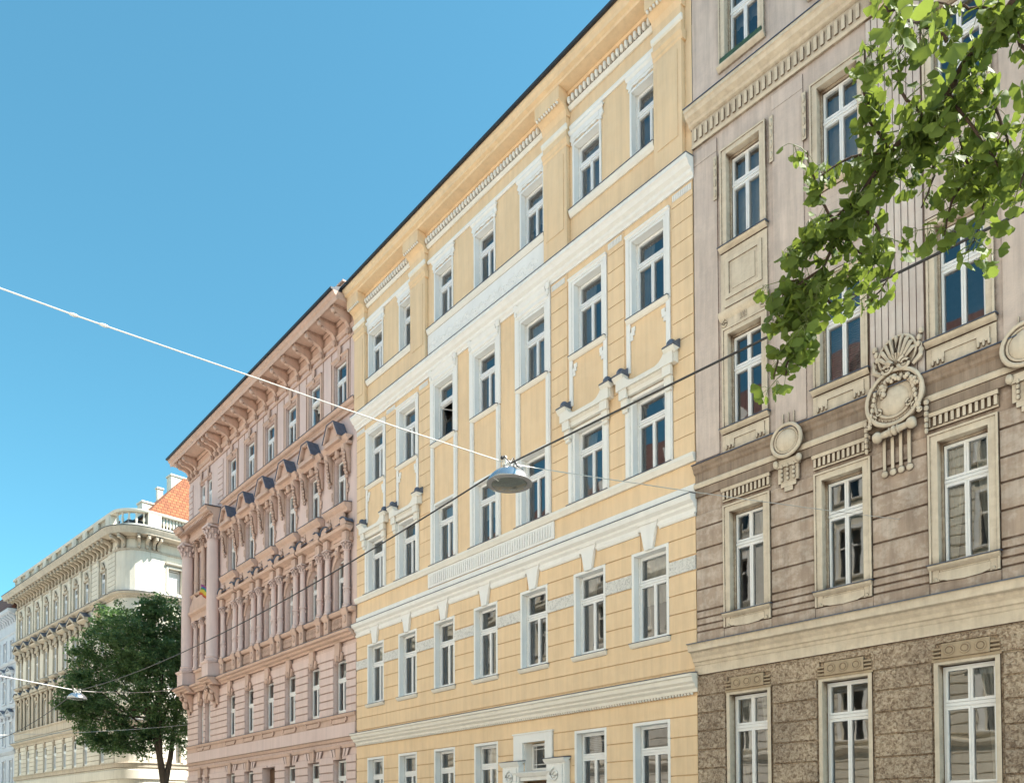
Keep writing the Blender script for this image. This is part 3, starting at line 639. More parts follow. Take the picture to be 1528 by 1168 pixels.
# ================================================================== BROWN BUILDING
def brown():
    W = 13.4; rnd = random.Random(9)
    b = thing('apartment_building', 'weathered brown and mauve house with stone medallions, at the right edge', 'building', (-12.119, 16, 0), 1.68)
    ax = [1.385, 3.655, 5.985, 8.32, 10.65, 12.7][:5]; hw = .47
    R1 = [(c-.52, c+.52, 2.25, 4.62) for c in ax]; R2 = [(c-hw, c+hw, 6.46, 8.90) for c in ax]; R3 = [(c-hw, c+hw, 10.80, 13.10) for c in ax]
    R4 = [(c-hw, c+hw, 15.12, 17.40) for c in ax]; R5 = [(c-hw, c+hw, 19.50, 21.9) for c in ax]
    # lower storey
    m = M(); wall(m, 0, W, 0, 5.16, R1); rust(m, 0, W, [1.56, 2.01, 2.46, 2.91, 3.36, 3.81, 4.24, 4.66, 5.14], [(o[0]-.1, o[1]+.1, o[2]-.15, o[3]+.02) for o in R1]+[(c-.55, c+.55, 4.6, 5.0) for c in ax], .05, .035, True)
    part('vermiculated_wall', m, B_LOW, b, smooth=0)
    m = M(); wall(m, 0, W, 5.16, 10.22, R2); ob = [(o[0]-.15, o[1]+.15, 6.17, 9.44) for o in R2]
    rust(m, 0, W, [5.92, 6.20, 6.36, 6.52, 6.70, 7.22, 7.73, 8.19, 8.71, 9.06], ob, .04, .035, True)
    part('middle_wall', m, B_MID, b, smooth=0)
    m = M(); wall(m, 0, W, 10.22, 24, R3+R4+R5)
    # flat raised fields between the windows
    for x0, x1 in ((.02, .68), (2.14, 2.88), (6.70, 7.45), (9.1, 9.8), (11.4, 12.1)):
        m.box(x0, x1, .001, .022, 10.35, 17.95)
        m.box(x0+.0, x1, .022, .03, 17.62, 17.95)
    m.box(0.02, W, .001, .015, 19.0, 19.2)
    part('upper_wall', m, B_UP, b, smooth=0)
    # smooth light field with upright grooves behind the large medallion
    def centre_field(cx, z1):
        m = M(); x = cx-.53
        for wd in (.10, .12, .12, .13, .12, .12, .12, .13):
            m.cbox(x, x+wd, .001, .05, 10.3, z1, .008); x += wd+.013
        return m
    for cx in (4.82,): part('fluted_field', centre_field(cx, 18.0), plaster('pale cream plaster', (.70,.60,.55), var=.08, dirt_shade=.7, streak=.2, bump=.25, ao=.12, dirt_shade_col=(.22,.13,.1), mott=(.76,.69,.64), mscale=2, amt=.6), b, smooth=0)
    # surrounds
    def sur(h, a, bw, pr, lin=.30, top=True, low=0):
        s = M(); e = .003
        s.box(-a+e, -a+.03, -lin, 0, 0, h); s.box(a-.03, a-e, -lin, 0, 0, h); s.box(-a+.03, a-.03, -lin, 0, h-.03, h-e); s.box(-a+.03, a-.03, -lin, 0, e, .03)
        s.box(-a-bw, -a+.03, .001, pr, low, h+bw); s.box(a-.03, a+bw, .001, pr, low, h+bw); s.box(-a+.03, a-.03, .001, pr, h-.03, h+bw)
        if bw > .1:
            s.box(-a-bw, -a-bw+.04, pr, pr+.02, low, h+bw); s.box(a+bw-.04, a+bw, pr, pr+.02, low, h+bw); s.box(-a-bw+.04, a+bw-.04, pr, pr+.02, h+bw-.04, h+bw)
            s.box(-a+.03, -a+.07, -lin, -.12, .03, h-.03); s.box(a-.07, a-.03, -lin, -.12, .03, h-.03); s.box(-a+.07, a-.07, -lin, -.12, h-.07, h-.03)
        return s.mesh('surround', B_BEIGE, 0)
    def win(c, o, tz, sm, curt=None, kind='u2'):
        wd = o[1]-o[0]; q = window(b, c, o[2]+.03, wd-.07, o[3]-o[2]-.08, tz, kind, True, curt, rnd, .12); put('surround', sm, q, w=-.12, z=-.03); return q
    s1 = sur(2.37, .52, .05, .055); s2 = sur(2.44, hw, .14, .06, low=-.28); s3 = sur(2.3, hw, .12, .05); s4 = sur(2.28, hw, .13, .05)
    slm = M(); slm.prof([(.001, -.10), (.05, -.10), (.12, -.05), (.14, -.03), (.14, .0), (-.22, .03), (-.22, -.05)], -.62, .62); slm = slm.mesh('sill', B_BEIGE, 0)
    sfl = M(); sfl.prof([(-.28, .034), (.16, .003), (.16, .018), (-.28, .052)], -.64, .64); sfl = sfl.mesh('sill_flashing', SLATE, 0)
    for i, o in enumerate(R1): q = win(ax[i], o, 1.55, s1, [3, 6, 1, 2, 6][i])
    for i, o in enumerate(R2):
        q = win(ax[i], o, 1.62, s2, [1, 6, 3, 2, 6][i]); put('sill', slm, q, w=-.12); put('sill_flashing', sfl, q, w=-.12)
    for i, o in enumerate(R3):
        q = win(ax[i], o, 1.42, s3, [6, 5, 6, 2, 6][i]); put('sill', slm, q, w=-.12); put('sill_flashing', sfl, q, w=-.12)
    for i, o in enumerate(R4):
        q = win(ax[i], o, 1.5, s4, [2, 2, 6, 2, 6][i]); put('sill', slm, q, w=-.12); put('sill_flashing', sfl, q, w=-.12)
    for i, o in enumerate(R5):
        q = win(ax[i], o, 1.3, s4, [4, 6, 2, 2, 6][i]); put('sill', slm, q, w=-.12)
        m = M(); m.box(-.55, .55, -.09, -.02, .02, .16)
        if i == 0: part('green_board', m, GREENP, q, smooth=0)
        else: put('sill_flashing', sfl, q, w=-.12)
    # ring panels over the lowest windows
    k = M(); k.cbox(-.42, .42, .05, .10, 4.70, 4.98, .01)
    for x in (-.27, 0, .27): k.ring(x, 4.84, .085, .016, .105, 18, 6); k.lathe((x, 4.84), .10, [(.06, 0), (.055, .008)], 14, 'w')
    for sg in (-1, 1):
        for j in range(3): k.prof([(.05, 4.70+j*.075), (.09, 4.72+j*.075), (.09, 4.75+j*.075), (.05, 4.755+j*.075)], *sorted((sg*.425, sg*.58)))
    k.box(-.6, .6, .001, .065, 4.645, 4.695)
    km = k.mesh('ring_panel', plaster('brown stone trim', (.50,.39,.27), dirt_shade=.8, dirt_shade_col=(.12,.07,.04)))
    for c in ax: put('ring_panel', km, b, c)
    # main cornice over the ground floor
    m = M(); m.prof([(.001, 5.17), (.06, 5.17), (.06, 5.38), (.08, 5.40), (.10, 5.46), (.14, 5.48), (.16, 5.56), (.22, 5.62), (.24, 5.68), (.34, 5.70), (.36, 5.84), (.38, 5.86), (.001, 5.90)], -.05, W)
    o = part('cornice', m, B_BEIGE, b, smooth=0)
    m = M(); m.prof([(.001, 5.905), (.40, 5.862), (.40, 5.88), (.001, 5.93)], -.06, W); part('flashing', m, SLATE, o, smooth=0)
    # aprons under row 2
    a = M(); a.box(-.61, .61, .001, .05, 6.19, 6.40); a.plate([(-.45, 6.35), (-.45, 6.22), (-.30, 6.17), (0, 6.15), (.30, 6.17), (.45, 6.22), (.45, 6.35)], .05, .065); a.ball(-.5, .05, 6.22, .04); a.ball(.5, .05, 6.22, .04)
    am = a.mesh('apron', B_BEIGE)
    d = M(); d.prof([(.001, 9.36), (.10, 9.36), (.12, 9.43), (.001, 9.45)], -.63, .63); d.box(-.62, .62, .001, .035, 9.17, 9.36); x = -.60
    while x < .58: d.box(x, x+.055, .035, .085, 9.18, 9.355); x += .105
    d.box(-.62, .62, .001, .05, 9.135, 9.175)
    dm = d.mesh('dentil_head', B_BEIGE, 0)
    for c in ax: put('apron', am, b, c); put('dentil_head', dm, b, c)
    # band between rows 2 and 3
    m = M(); m.box(0, W, .001, .05, 9.47, 9.66); m.box(0, W, .001, .045, 9.82, 10.08); m.prof([(.045, 10.02), (.09, 10.06), (.10, 10.12), (.14, 10.16), (.16, 10.22), (.001, 10.25), (.001, 10.02)], -.02, W)
    o = part('band', m, B_BAND, b, smooth=0)
    m = M(); m.prof([(.001, 10.255), (.185, 10.222), (.185, 10.24), (.001, 10.28)], -.03, W); part('flashing', m, SLATE, o, smooth=0)
    m = M(); m.prof([(.001, 9.67), (.07, 9.67), (.09, 9.72), (.09, 9.78), (.06, 9.81), (.001, 9.81)], -.02, W); part('string_moulding', m, B_BEIGE, b, smooth=0)
    # aprons row 3
    a = M(); a.box(-.61, .61, .001, .045, 10.30, 10.70); a.plate([(-.5, 10.66), (-.5, 10.42), (-.28, 10.42), (-.28, 10.54), (.28, 10.54), (.28, 10.42), (.5, 10.42), (.5, 10.66)], .045, .065)
    for sg in (-1, 1):
        for j in range(3): a.ball(sg*(.40)+(j-1)*.09, .05, 10.40, .035, .04, .07, 6, 4)
    am = a.mesh('apron', B_BEIGE)
    for c in ax: put('apron', am, b, c)
    # entablature + recessed panel above window of axis 1 (and its mirror)
    for c in (ax[0], ax[4]):
        e = M(); e.box(-.61, .61, .001, .05, 13.22, 13.46); e.prof([(.05, 13.42), (.12, 13.50), (.14, 13.56), (.14, 13.60), (.001, 13.62)], -.64, .64)
        for k_ in range(4): e.box(-.09+.05*k_, -.07+.05*k_, .05, .065, 13.27, 13.40)
        e.scroll(-.5, 13.34, .09, .025, .06, 1.4); e.scroll(.5, 13.34, .09, .025, .06, 1.4, -1)
        e.box(-.61, .61, .001, .04, 13.66, 15.02)
        for x0, x1, z0, z1 in ((-.48, -.38, 13.9, 14.85), (.38, .48, 13.9, 14.85), (-.38, .38, 13.9, 14.0), (-.38, .38, 14.75, 14.85)): e.box(x0, x1, .04, .065, z0, z1)
        e.box(-.3, .3, .04, .05, 14.08, 14.66)
        e.box(-.5, .5, .04, .06, 13.70, 13.76)
        part('panel', e, B_BEIGE, b, c)
    for c in ax[1:4]:
        e = M(); e.box(-.60, .60, .001, .045, 13.26, 15.02); e.box(-.44, .44, .045, .06, 13.6, 14.8); e.box(-.3, .3, .06, .07, 13.75, 14.65); part('panel', e, B_UP, b, c, smooth=0)
    # hanging husk strips beside row 4
    h = M(); h.box(-.05, .05, .03, .045, 16.45, 17.5)
    for j in range(4): h.ball(0, .05, 16.6+.25*j, .035, .03, .09, 6, 5)
    hm = h.mesh('husk_strip', B_BEIGE)
    for c in (ax[0], ax[1], ax[3], ax[4]):
        for sg in (-1, 1):
            if not (c == ax[1] and sg == 1): put('husk_strip', hm, b, c+sg*.74)
    # fluted cornice
    m = M(); m.prof([(.001, 18.06), (.06, 18.06), (.08, 18.12), (.001, 18.14)], 0, W); m.box(0, W, .001, .05, 18.14, 18.60)
    m.prof([(.05, 18.56), (.12, 18.60), (.14, 18.66), (.26, 18.72), (.30, 18.80), (.34, 18.82), (.34, 18.90), (.001, 18.94), (.001, 18.56)], -.04, W)
    o = part('fluted_cornice', m, B_BEIGE, b, smooth=0)
    m = M(); m.prof([(.001, 18.945), (.36, 18.905), (.36, 18.92), (.001, 18.97)], -.05, W); part('flashing', m, SLATE, o, smooth=0)
    f = M(); x = .08
    while x < 4.2: f.box(x, x+.075, .05, .085, 18.2, 18.46); f.lathe((x+.0375, 18.46), .05, [(.0375, 0), (.0375, .035), (.02, .045)], 8, 'w'); x += .155
    x = 5.4
    while x < W-.1: f.box(x, x+.075, .05, .085, 18.2, 18.46); x += .155
    fl = part('fluting', f, B_BEIGE, o)
    m = M()
    for c in ax: m.box(c-.61, c+.61, .001, .06, 19.34, 19.46)
    # ---- medallions
    def medallion(cx, cz, R):
        g = M(); g.lathe((cx, cz), .04, [(R*.96, 0), (R*.96, .08), (R*.8, .10)], 30, 'w'); g.ring(cx, cz, R*.92, .045, .16); g.ring(cx, cz, R*.72, .028, .15)
        g.lathe((cx, cz), .14, [(R*.66, -.02), (R*.66, .02), (R*.5, .06), (R*.2, .08)], 24, 'w')
        o = part('medallion', g, B_BEIGE, b)
        p = M(); x0 = cx-.27; p.box(x0, x0+.54, .03, .12, 9.42, 9.58); p.ball(cx-.27, .12, 9.52, .07, .07, .09); p.ball(cx+.27, .12, 9.52, .07, .07, .09)
        p.box(cx-.24, cx+.24, .03, .09, 9.08, 9.42); p.box(cx-.18, cx+.18, .03, .085, 8.98, 9.08); p.box(cx-.10, cx+.10, .03, .08, 8.88, 8.98)
        for j in (-1, 0, 1):
            p.box(cx+j*.14-.015, cx+j*.14+.015, .09, .10, 9.1, 9.5)
            for q in range(4): p.ball(cx+j*.14, .11, 9.15+.095*q, .035, .035, .045, 6, 5)
            p.tube([(cx+j*.13, .05, 10.34), (cx+j*.13, .05, 10.62)], .014)
        part('pendant', p, B_BEIGE, o)
    medallion(2.47, 9.97, .37); medallion(7.08, 10.04, .40); medallion(11.75, 10.0, .40)
    # large cartouche: shell, wreath, bolster with four drops
    cx, cz, rr = 4.80, 9.98, random.Random(4)
    g = M(); g.lathe((cx, cz), .03, [(.56, 0), (.56, .10), (.50, .13)], 34, 'w'); g.ring(cx, cz, .53, .05, .17, 36); g.ring(cx, cz, .38, .035, .16, 32)
    for i in range(36):
        a = 2*pi*i/36; g.ball(cx+.455*cos(a), .15, cz+.455*sin(a), .028, .035, .028, 6, 4)
    g.lathe((cx, cz-.06), .12, [(.32, -.02), (.31, .03), (.22, .08), (.08, .10)], 22, 'w'); o = part('large_medallion', g, B_BEIGE, b)
    g = M()
    for i in range(13):       # garland over the shield
        t = i/12; x = cx+(.46-.02*i+0*t)*cos(pi*.08+pi*.84*t)*1.0; z = cz+.02+.34*sin(pi*.08+pi*.84*t)
        for _ in range(3): g.ball(x+rr.uniform(-.04, .04), .20+rr.uniform(-.02, .03), z+rr.uniform(-.04, .04), rr.uniform(.035, .06), .05, None, 6, 5)
    for sg in (-1, 1):
        for i in range(7): g.ball(cx+sg*(.36+.02*i), .18, cz+.18-.1*i, .05, .06, .06, 6, 5)
        for i in range(6): g.ball(cx+sg*.58, .12, cz-.32-.11*i, .055-.004*i, .05, .06, 6, 5)
        for i in range(3): g.scroll(cx+sg*(.30+.10*i), cz-.22-.10*i, .07, .022, .20, 1.2, sg)
    part('garland', g, B_BEIGE, o)
    s = M(); sx, sz = cx+.05, 10.62
    s.lathe((sx, sz+.22), .04, [(.36, 0), (.35, .05), (.30, .07)], 26, 'w'); s.ring(sx, sz+.22, .355, .035, .10, 28)
    for i in range(9):
        a = radians(12+156*i/8); s.tube([(sx, .12, sz), (sx+.17*cos(a), .17, sz+.20*sin(a)+.02), (sx+.31*cos(a), .14, sz+.14+.38*sin(a)), (sx+.37*cos(a), .10, sz+.16+.42*sin(a))], [.02, .032, .045, .03], 6)
    for sg in (-1, 1):
        s.scroll(sx+sg*.17, sz-.05, .13, .045, .20, 1.7, sg); s.tube([(sx+sg*.3, .12, sz-.1), (sx+sg*.45, .12, sz+.02), (sx+sg*.47, .10, sz+.25)], [.05, .05, .02])
        for i in range(5): s.ball(sx+sg*(.42+.03*sin(i*2)), .09, sz+.02+.12*i, .06, .05, .07, 6, 5)
    part('shell', s, B_BEIGE, o)
    s = M(); bz = cz-.66
    for i, (xx, r_) in enumerate(((-.42, .05), (-.38, .10), (-.30, .115), (-.24, .07), (-.1, .075), (0, .085), (.1, .075), (.24, .07), (.30, .115), (.38, .10), (.42, .05))): pass
    pr = [(-.42, .03), (-.40, .09), (-.34, .115), (-.28, .10), (-.24, .06), (-.1, .07), (-.08, .095), (-.05, .07), (-.02, .095), (.02, .095), (.05, .07), (.08, .095), (.1, .07), (.24, .06), (.28, .10), (.34, .115), (.40, .09), (.42, .03)]
    s.tube([(cx+a_, .18, bz+.04*sin(a_*3)) for a_, r_ in pr], [r_ for a_, r_ in pr], 10)
    part('bolster', s, B_BEIGE, o)
    for j in range(4):
        d = M(); x = cx-.24+.16*j; d.box(x-.03, x+.03, .045, .09, 8.62, bz); d.ball(x, .07, 8.55, .07, .05, .07, 10, 6); part('drop', d, B_BEIGE, o)
    # consoles at the big cornice (mostly behind the leaves)
    s = M()
    for q in range(40): s.ball(4.82+rr.uniform(-.4, .4), .15+rr.uniform(-.05, .12), 18.55+rr.uniform(-.35, .35), rr.uniform(.05, .12), .09, rr.uniform(.05, .12), 7, 5)
    s.scroll(4.6, 18.3, .16, .05, .25); s.scroll(5.05, 18.3, .16, .05, .25, 1.6, -1); part('carved_console', s, B_BEIGE, b)
    sky_interior(b, W, 0, 23.6, [5.1, 9.7, 14.0, 18.4, 22.4])
    m = M(); m.prof([(.001, 23.4), (.2, 23.5), (.5, 23.8), (.6, 24), (.001, 24.05)], 0, W); part('eaves_cornice', m, B_BEIGE, b, smooth=0)
    shell(b, W, 24.0, mat=B_UP, over=.6)
# ================================================================== PINK BUILDING
def capital(m, x, w, z0, z1, r, half=False, n=8):
    h = z1-z0; m.lathe(x, w, [(r*.95, z0-.02), (r*1.1, z0), (r*1.1, z0+.03), (r*.95, z0+.05), (r, z0+h*.5), (r*1.25, z0+h*.82)], 12)
    m.box(x-r*1.5, x+r*1.5, w-r*1.3, w+r*1.5, z0+h*.86, z1)
    for tier in range(2):
        for k in range(n):
            a = 2*pi*(k+.5*tier)/n; q = r*(1.12+.22*tier); zz = z0+h*(.25+.32*tier)
            m.ball(x+q*cos(a), w+q*sin(a), zz, r*.28, r*.22, h*.17, 6, 5); m.ball(x+(q+r*.2)*cos(a), w+(q+r*.2)*sin(a), zz+h*.13, r*.2, r*.2, r*.14, 6, 4)
    for sx in (-1, 1):
        for sw in (-1, 1): m.ball(x+sx*r*1.25, w+sw*r*1.2, z0+h*.76, r*.30, r*.3, r*.28, 7, 5)
def pink():
    W = 19.22; rnd = random.Random(21)
    b = thing('apartment_building', 'pink ornate house with columns, pointed window hoods and bracketed eaves, left of the yellow house', 'building', (-47.997, 15.741, 0), .77)
    ax = [6.42, 8.72, 11.03, 13.32, 15.60, 17.90]; pr = [2.08, 3.12]; allx = pr+ax; hw = .52; hp = .36
    half = lambda c: hp if c in pr else hw
    R1 = [(c-half(c), c+half(c), 2.0, 4.30) for c in allx if c != 11.03]; door = (10.35, 11.72, .1, 4.36)
    R2 = [(c-half(c), c+half(c), 6.20, 8.42) for c in allx]; R3 = [(c-half(c), c+half(c), 10.40, 12.62) for c in allx]
    R4 = [(c-half(c), c+half(c), 14.72, 16.78) for c in allx]; R5 = [(c-half(c), c+half(c), 18.88, 20.82) for c in allx]
    m = M(); wall(m, 0, W, 0, 22.7, R1+R2+R3+R4+R5+[door], depth=.42)
    for o in R2: arch_fill(m, o[0], o[1], 8.28, 8.42, .42)
    for o in R3: arch_fill(m, o[0], o[1], 12.12, 12.62, .42)
    for o in R4: arch_fill(m, o[0], o[1], 16.66, 16.78, .42)
    g1 = [1.4+.34*i for i in range(10)]; g2 = [6.14+.335*i for i in range(8)]
    rust(m, 0, W, g1, [(o[0]-.02, o[1]+.02, o[2]-.1, o[3]) for o in R1+[door]]+[(c-.22, c+.22, 4.2, 4.9) for c in allx], .06, .05, True)
    rust(m, 0, W, g2, [(o[0]-.02, o[1]+.02, o[2]-.1, o[3]+.25) for o in R2], .06, .05, True)
    for za in range(3):
        pass
    m.box(0, W, .001, .05, 8.52, 8.9)
    rust(m, 0.02, .62, [18.9+.33*i for i in range(8)], [], .05, .04, True); rust(m, 4.45, 5.15, [18.9+.33*i for i in range(8)], [], .05, .04, True)
    part('wall', m, P_WALL, b, smooth=0)
    # windows with their reveals left in plaster
    for R, tz, cu, off in ((R1, 1.5, 6, .12), (R2, 1.35, None, .13), (R3, 1.35, 6, .10), (R4, 1.28, None, .12), (R5, 1.15, 4, .18)):
        for o in R:
            q = window(b, (o[0]+o[1])/2, o[2]+.03, o[1]-o[0]-.05, o[3]-o[2]-.06, tz, 'open' if R is R5 and 15 < o[0] < 16 else 'u1', True, rnd.choice([cu, 6, 2, 4]) if cu else None, rnd, off)
    g_each = globals()['each']
    def each(name, m, mat, xs, smooth=35): return g_each(name, m, mat, b, xs, smooth)
    # ground floor keystones, belt
    k = M(); k.plate([(-.15, 4.28), (.15, 4.28), (.20, 4.70), (.20, 4.82), (-.20, 4.82), (-.20, 4.70)], .001, .14); k.prof([(.14, 4.72), (.18, 4.76), (.18, 4.82), (.001, 4.84)], -.23, .23); each('keystone', k, P_TRIM, [c for c in allx if c != 11.03], 0)
    k = M()
    for j in range(2):
        for sg in (-1, 1): k.plate([(sg*(.30+.22*j), 4.42), (sg*(.44+.22*j), 4.42), (sg*(.55+.27*j), 4.72), (sg*(.38+.26*j), 4.72)][::sg], .05, .09)
    each('voussoirs', k, P_WALL, [c for c in ax if c != 11.03], 0)
    m = M(); m.prof([(.001, 4.74), (.08, 4.74), (.10, 4.80), (.10, 4.88), (.001, 4.90)], 0, W); m.prof([(.001, 5.02), (.06, 5.02), (.10, 5.12), (.13, 5.16), (.001, 5.18)], 0, W); part('string_moulding', m, P_TRIM, b, smooth=0)
    m = M(); m.box(0, W, .001, .10, 5.19, 5.72); part('belt', m, P_WALL, b, smooth=0)
    m = M(); m.box(0, W, .001, .06, 5.73, 5.99); m.prof([(.06, 5.96), (.12, 6.02), (.14, 6.10), (.14, 6.13), (.001, 6.15)], -.02, W)
    for c in allx: hh = half(c); m.box(c-hh-.05, c+hh+.05, .06, .10, 5.78, 5.95); m.box(c-hh-.15, c-hh-.05, .06, .12, 5.84, 6.0); m.box(c+hh+.05, c+hh+.15, .06, .12, 5.84, 6.0)
    o = part('sill_band', m, P_TRIM, b, smooth=0)
    m = M(); m.prof([(.001, 6.155), (.16, 6.133), (.16, 6.15), (.001, 6.18)], -.03, W); part('flashing', m, SLATE, o, smooth=0)
    # row 2 keystones
    k = M(); k.plate([(-.13, 8.30), (.13, 8.30), (.19, 8.70), (.19, 9.06), (-.19, 9.06), (-.19, 8.70)], .05, .18); k.plate([(-.14, 8.30), (-.25, 8.34), (-.36, 8.62), (-.20, 8.70)], .05, .13); k.plate([(.14, 8.30), (.20, 8.70), (.36, 8.62), (.25, 8.34)], .05, .13)
    k.ball(0, .18, 8.42, .10, .09, .12); each('keystone', k, P_TRIM, allx)
    m = M()
    for x0, x1 in zip([0]+[c+.3 for c in allx], [c-.3 for c in allx]+[W]):
        if x1-x0 > .3: m.prof([(.05, 8.92), (.10, 8.94), (.14, 9.04), (.14, 9.07), (.05, 9.07)], x0, x1)
    # cornice under the column order, breaking forward at the corner bay
    prf = [(.001, 9.08), (.12, 9.08), (.14, 9.16), (.26, 9.22), (.28, 9.30), (.40, 9.34), (.42, 9.44), (.001, 9.48)]
    m = M(); m.prof(prf, 5.2, W)
    brk = [(p if p[0] < .01 else (p[0]+.42, p[1])) for p in prf]
    m.prof(brk, -.35, 1.6); m.prof(brk, 3.85, 5.19); m.prof([(p if p[0] < .01 else (p[0]+.14, p[1])) for p in prf], 1.61, 3.84)
    o = part('cornice', m, P_TRIM, b, smooth=0)
    f = M(); f.prof([(.001, 9.485), (.44, 9.445), (.44, 9.46), (.001, 9.51)], 5.2, W); f.prof([(.001, 9.485), (.88, 9.445), (.88, 9.46), (.001, 9.51)], -.38, 1.62); f.prof([(.001, 9.485), (.88, 9.445), (.88, 9.46), (.001, 9.51)], 3.84, 5.19); part('flashing', f, SLATE, o, smooth=0)
    for x in (.55, 4.5):
        s = M(); s.prof([(.05, 8.05), (.14, 8.1), (.20, 8.3), (.34, 8.7), (.58, 8.95), (.60, 9.07), (.05, 9.07)], x-.34, x+.34)
        s.scroll(x, 8.9, .2, .06, .62); s.ball(x, .35, 8.5, .22, .2, .28); s.ball(x-.2, .4, 8.75, .14); s.ball(x+.2, .4, 8.75, .14); s.ball(x, .16, 8.1, .13, .12, .2)
        part('console', s, P_TRIM, b)
    # balustrade zone
    m = M(); m.box(5.2, W, .001, .06, 9.52, 10.20); m.prof([(.06, 10.14), (.20, 10.18), (.26, 10.26), (.26, 10.34), (.001, 10.36)], 5.2, W)
    m.box(1.6, 3.85, .001, .20, 9.52, 10.2); m.prof([(.2, 10.14), (.3, 10.2), (.32, 10.3), (.001, 10.34)], 1.6, 3.85)
    o = part('parapet_band', m, P_TRIM, b, smooth=0)
    f = M(); f.prof([(.001, 10.365), (.28, 10.343), (.28, 10.36), (.001, 10.385)], 5.2, W); part('flashing', f, SLATE, o, smooth=0)
    bl = M(); bl.box(-.52, .52, .06, .10, 9.56, 9.66); bl.box(-.52, .52, .06, .10, 10.04, 10.13)
    for q in range(8):
        x = -.42+.12*q; bl.lathe(x, .13, [(.025, 9.66), (.05, 9.74), (.03, 9.88), (.04, 10.0), (.03, 10.04)], 6)
    each('balustrade_panel', bl, P_TRIM, ax)
    pd = M()
    for sg in (-1, 1): pd.box(*sorted((sg*.60, sg*.98)), .06, .26, 9.50, 10.13); pd.prof([(.26, 10.08), (.32, 10.2), (.34, 10.34), (.06, 10.36)], *sorted((sg*.57, sg*1.01))); pd.ball(sg*.79, .27, 9.9, .12, .07, .16)
    each('pedestal', pd, P_TRIM, ax)
    # half columns of row 3
    def colm(m, x, w, r, z0, z1, cap=.35, deco=True):
        m.lathe(x, w, [(r*1.4, z0), (r*1.4, z0+.06), (r*1.1, z0+.1), (r*1.25, z0+.14), (r, z0+.2), (r*1.0, z0+(z1-z0)*.33), (r*.86, z1-cap)], 12)
        if deco:
            zc = z0+(z1-z0)*.30; m.lathe(x, w, [(r*1.02, zc-.05), (r*1.2, zc-.03), (r*1.2, zc+.03), (r*1.02, zc+.05)], 12)
            for k in range(10): a = rnd.random()*6.28; m.ball(x+r*cos(a), w+r*sin(a), z0+.25+rnd.random()*.5, .035, .035, .06, 5, 4)
        capital(m, x, w, z1-cap, z1, r)
    cm = M(); colm(cm, 0, .16, .135, 10.36, 13.05)
    cme = cm.mesh('half_column', P_WALL)
    for c in ax:
        for sg in (-1, 1): put('half_column', cme, b, c+sg*.79)
    for x in (1.55, 2.6, 3.65): put('half_column', cme, b, x)
    an = M()
    pts = [(cos(radians(180*i/12)), sin(radians(180*i/12))) for i in range(13)]
    for (x0, z0), (x1, z1) in zip(pts[:-1], pts[1:]): an.plate([(.52*x0, 12.12+.5*z0), (.66*x0, 12.12+.64*z0), (.66*x1, 12.12+.64*z1), (.52*x1, 12.12+.5*z1)], .001, .07)
    an.plate([(-.09, 12.55), (.09, 12.55), (.14, 13.02), (-.14, 13.02)], .07, .20); an.ball(0, .2, 12.75, .10, .10, .14)
    for sg in (-1, 1):
        for q in range(5): an.ball(sg*(.22+.09*q), .09, 12.86+.02*sin(q), .07, .05, .08, 6, 4)
    each('arch_moulding', an, P_TRIM, ax)
    # entablatures over the half columns, stepping forward over each column pair
    m = M()
    for i, c in enumerate(ax):
        m.box(c-1.06, c+1.06, .001, .16, 13.06, 13.20); m.box(c-1.03, c+1.03, .001, .13, 13.20, 13.42)
        for sg in (-1, 1): m.box(*sorted((c+sg*.62, c+sg*.98)), .13, .30, 13.06, 13.44)
        m.prof([(.13, 13.42), (.22, 13.48), (.38, 13.54), (.42, 13.64), (.001, 13.68)], c-1.09, c+1.09)
        m.box(c-.36, c+.36, .13, .15, 13.25, 13.38)
    part('entablature', m, P_TRIM, b, smooth=0)
    # broken pediment with slate tops and raised sill hood of row 4
    hd = M()
    for sg in (-1, 1):
        hd.plate([(sg*1.06, 13.69), (sg*1.06, 13.78), (sg*.98, 13.90), (sg*.80, 13.98), (sg*.58, 13.96), (sg*.58, 13.69)][::sg], .02, .36)
    hd.box(-.46, .46, .001, .20, 13.69, 14.30); hd.box(-.36, .36, .2, .22, 13.85, 14.2)
    for sg in (-1, 1): hd.scroll(sg*.52, 13.95, .15, .05, .25, 1.4, sg); hd.ball(sg*.55, .15, 14.2, .09, .1, .16)
    hd.prof([(.001, 14.30), (.20, 14.30), (.22, 14.40), (.32, 14.48), (.36, 14.58), (.36, 14.62), (-.2, 14.70), (-.2, 14.5)], -.92, .92)
    hs = each('sill_hood', hd, P_TRIM, ax)
    sl = M(); sl.prof([(-.2, 14.705), (.38, 14.625), (.38, 14.642), (-.2, 14.73)], -.94, .94)
    for sg in (-1, 1): sl.plate([(sg*1.09, 13.785), (sg*.99, 13.915), (sg*.80, 13.995), (sg*.58, 13.985), (sg*.58, 14.01), (sg*.81, 14.03), (sg*1.01, 13.95), (sg*1.12, 13.80)][::sg], .02, .40); sl.prof([(.02, 13.99), (.44, 13.72), (.44, 13.74), (.02, 14.10)], *sorted((sg*.30, sg*.56)))
    slm = sl.mesh('slate_flashing', SLATE, 0)
    for o in hs: put('slate_flashing', slm, o)
    # row 4 side consoles and pointed pediments
    co_ = M()
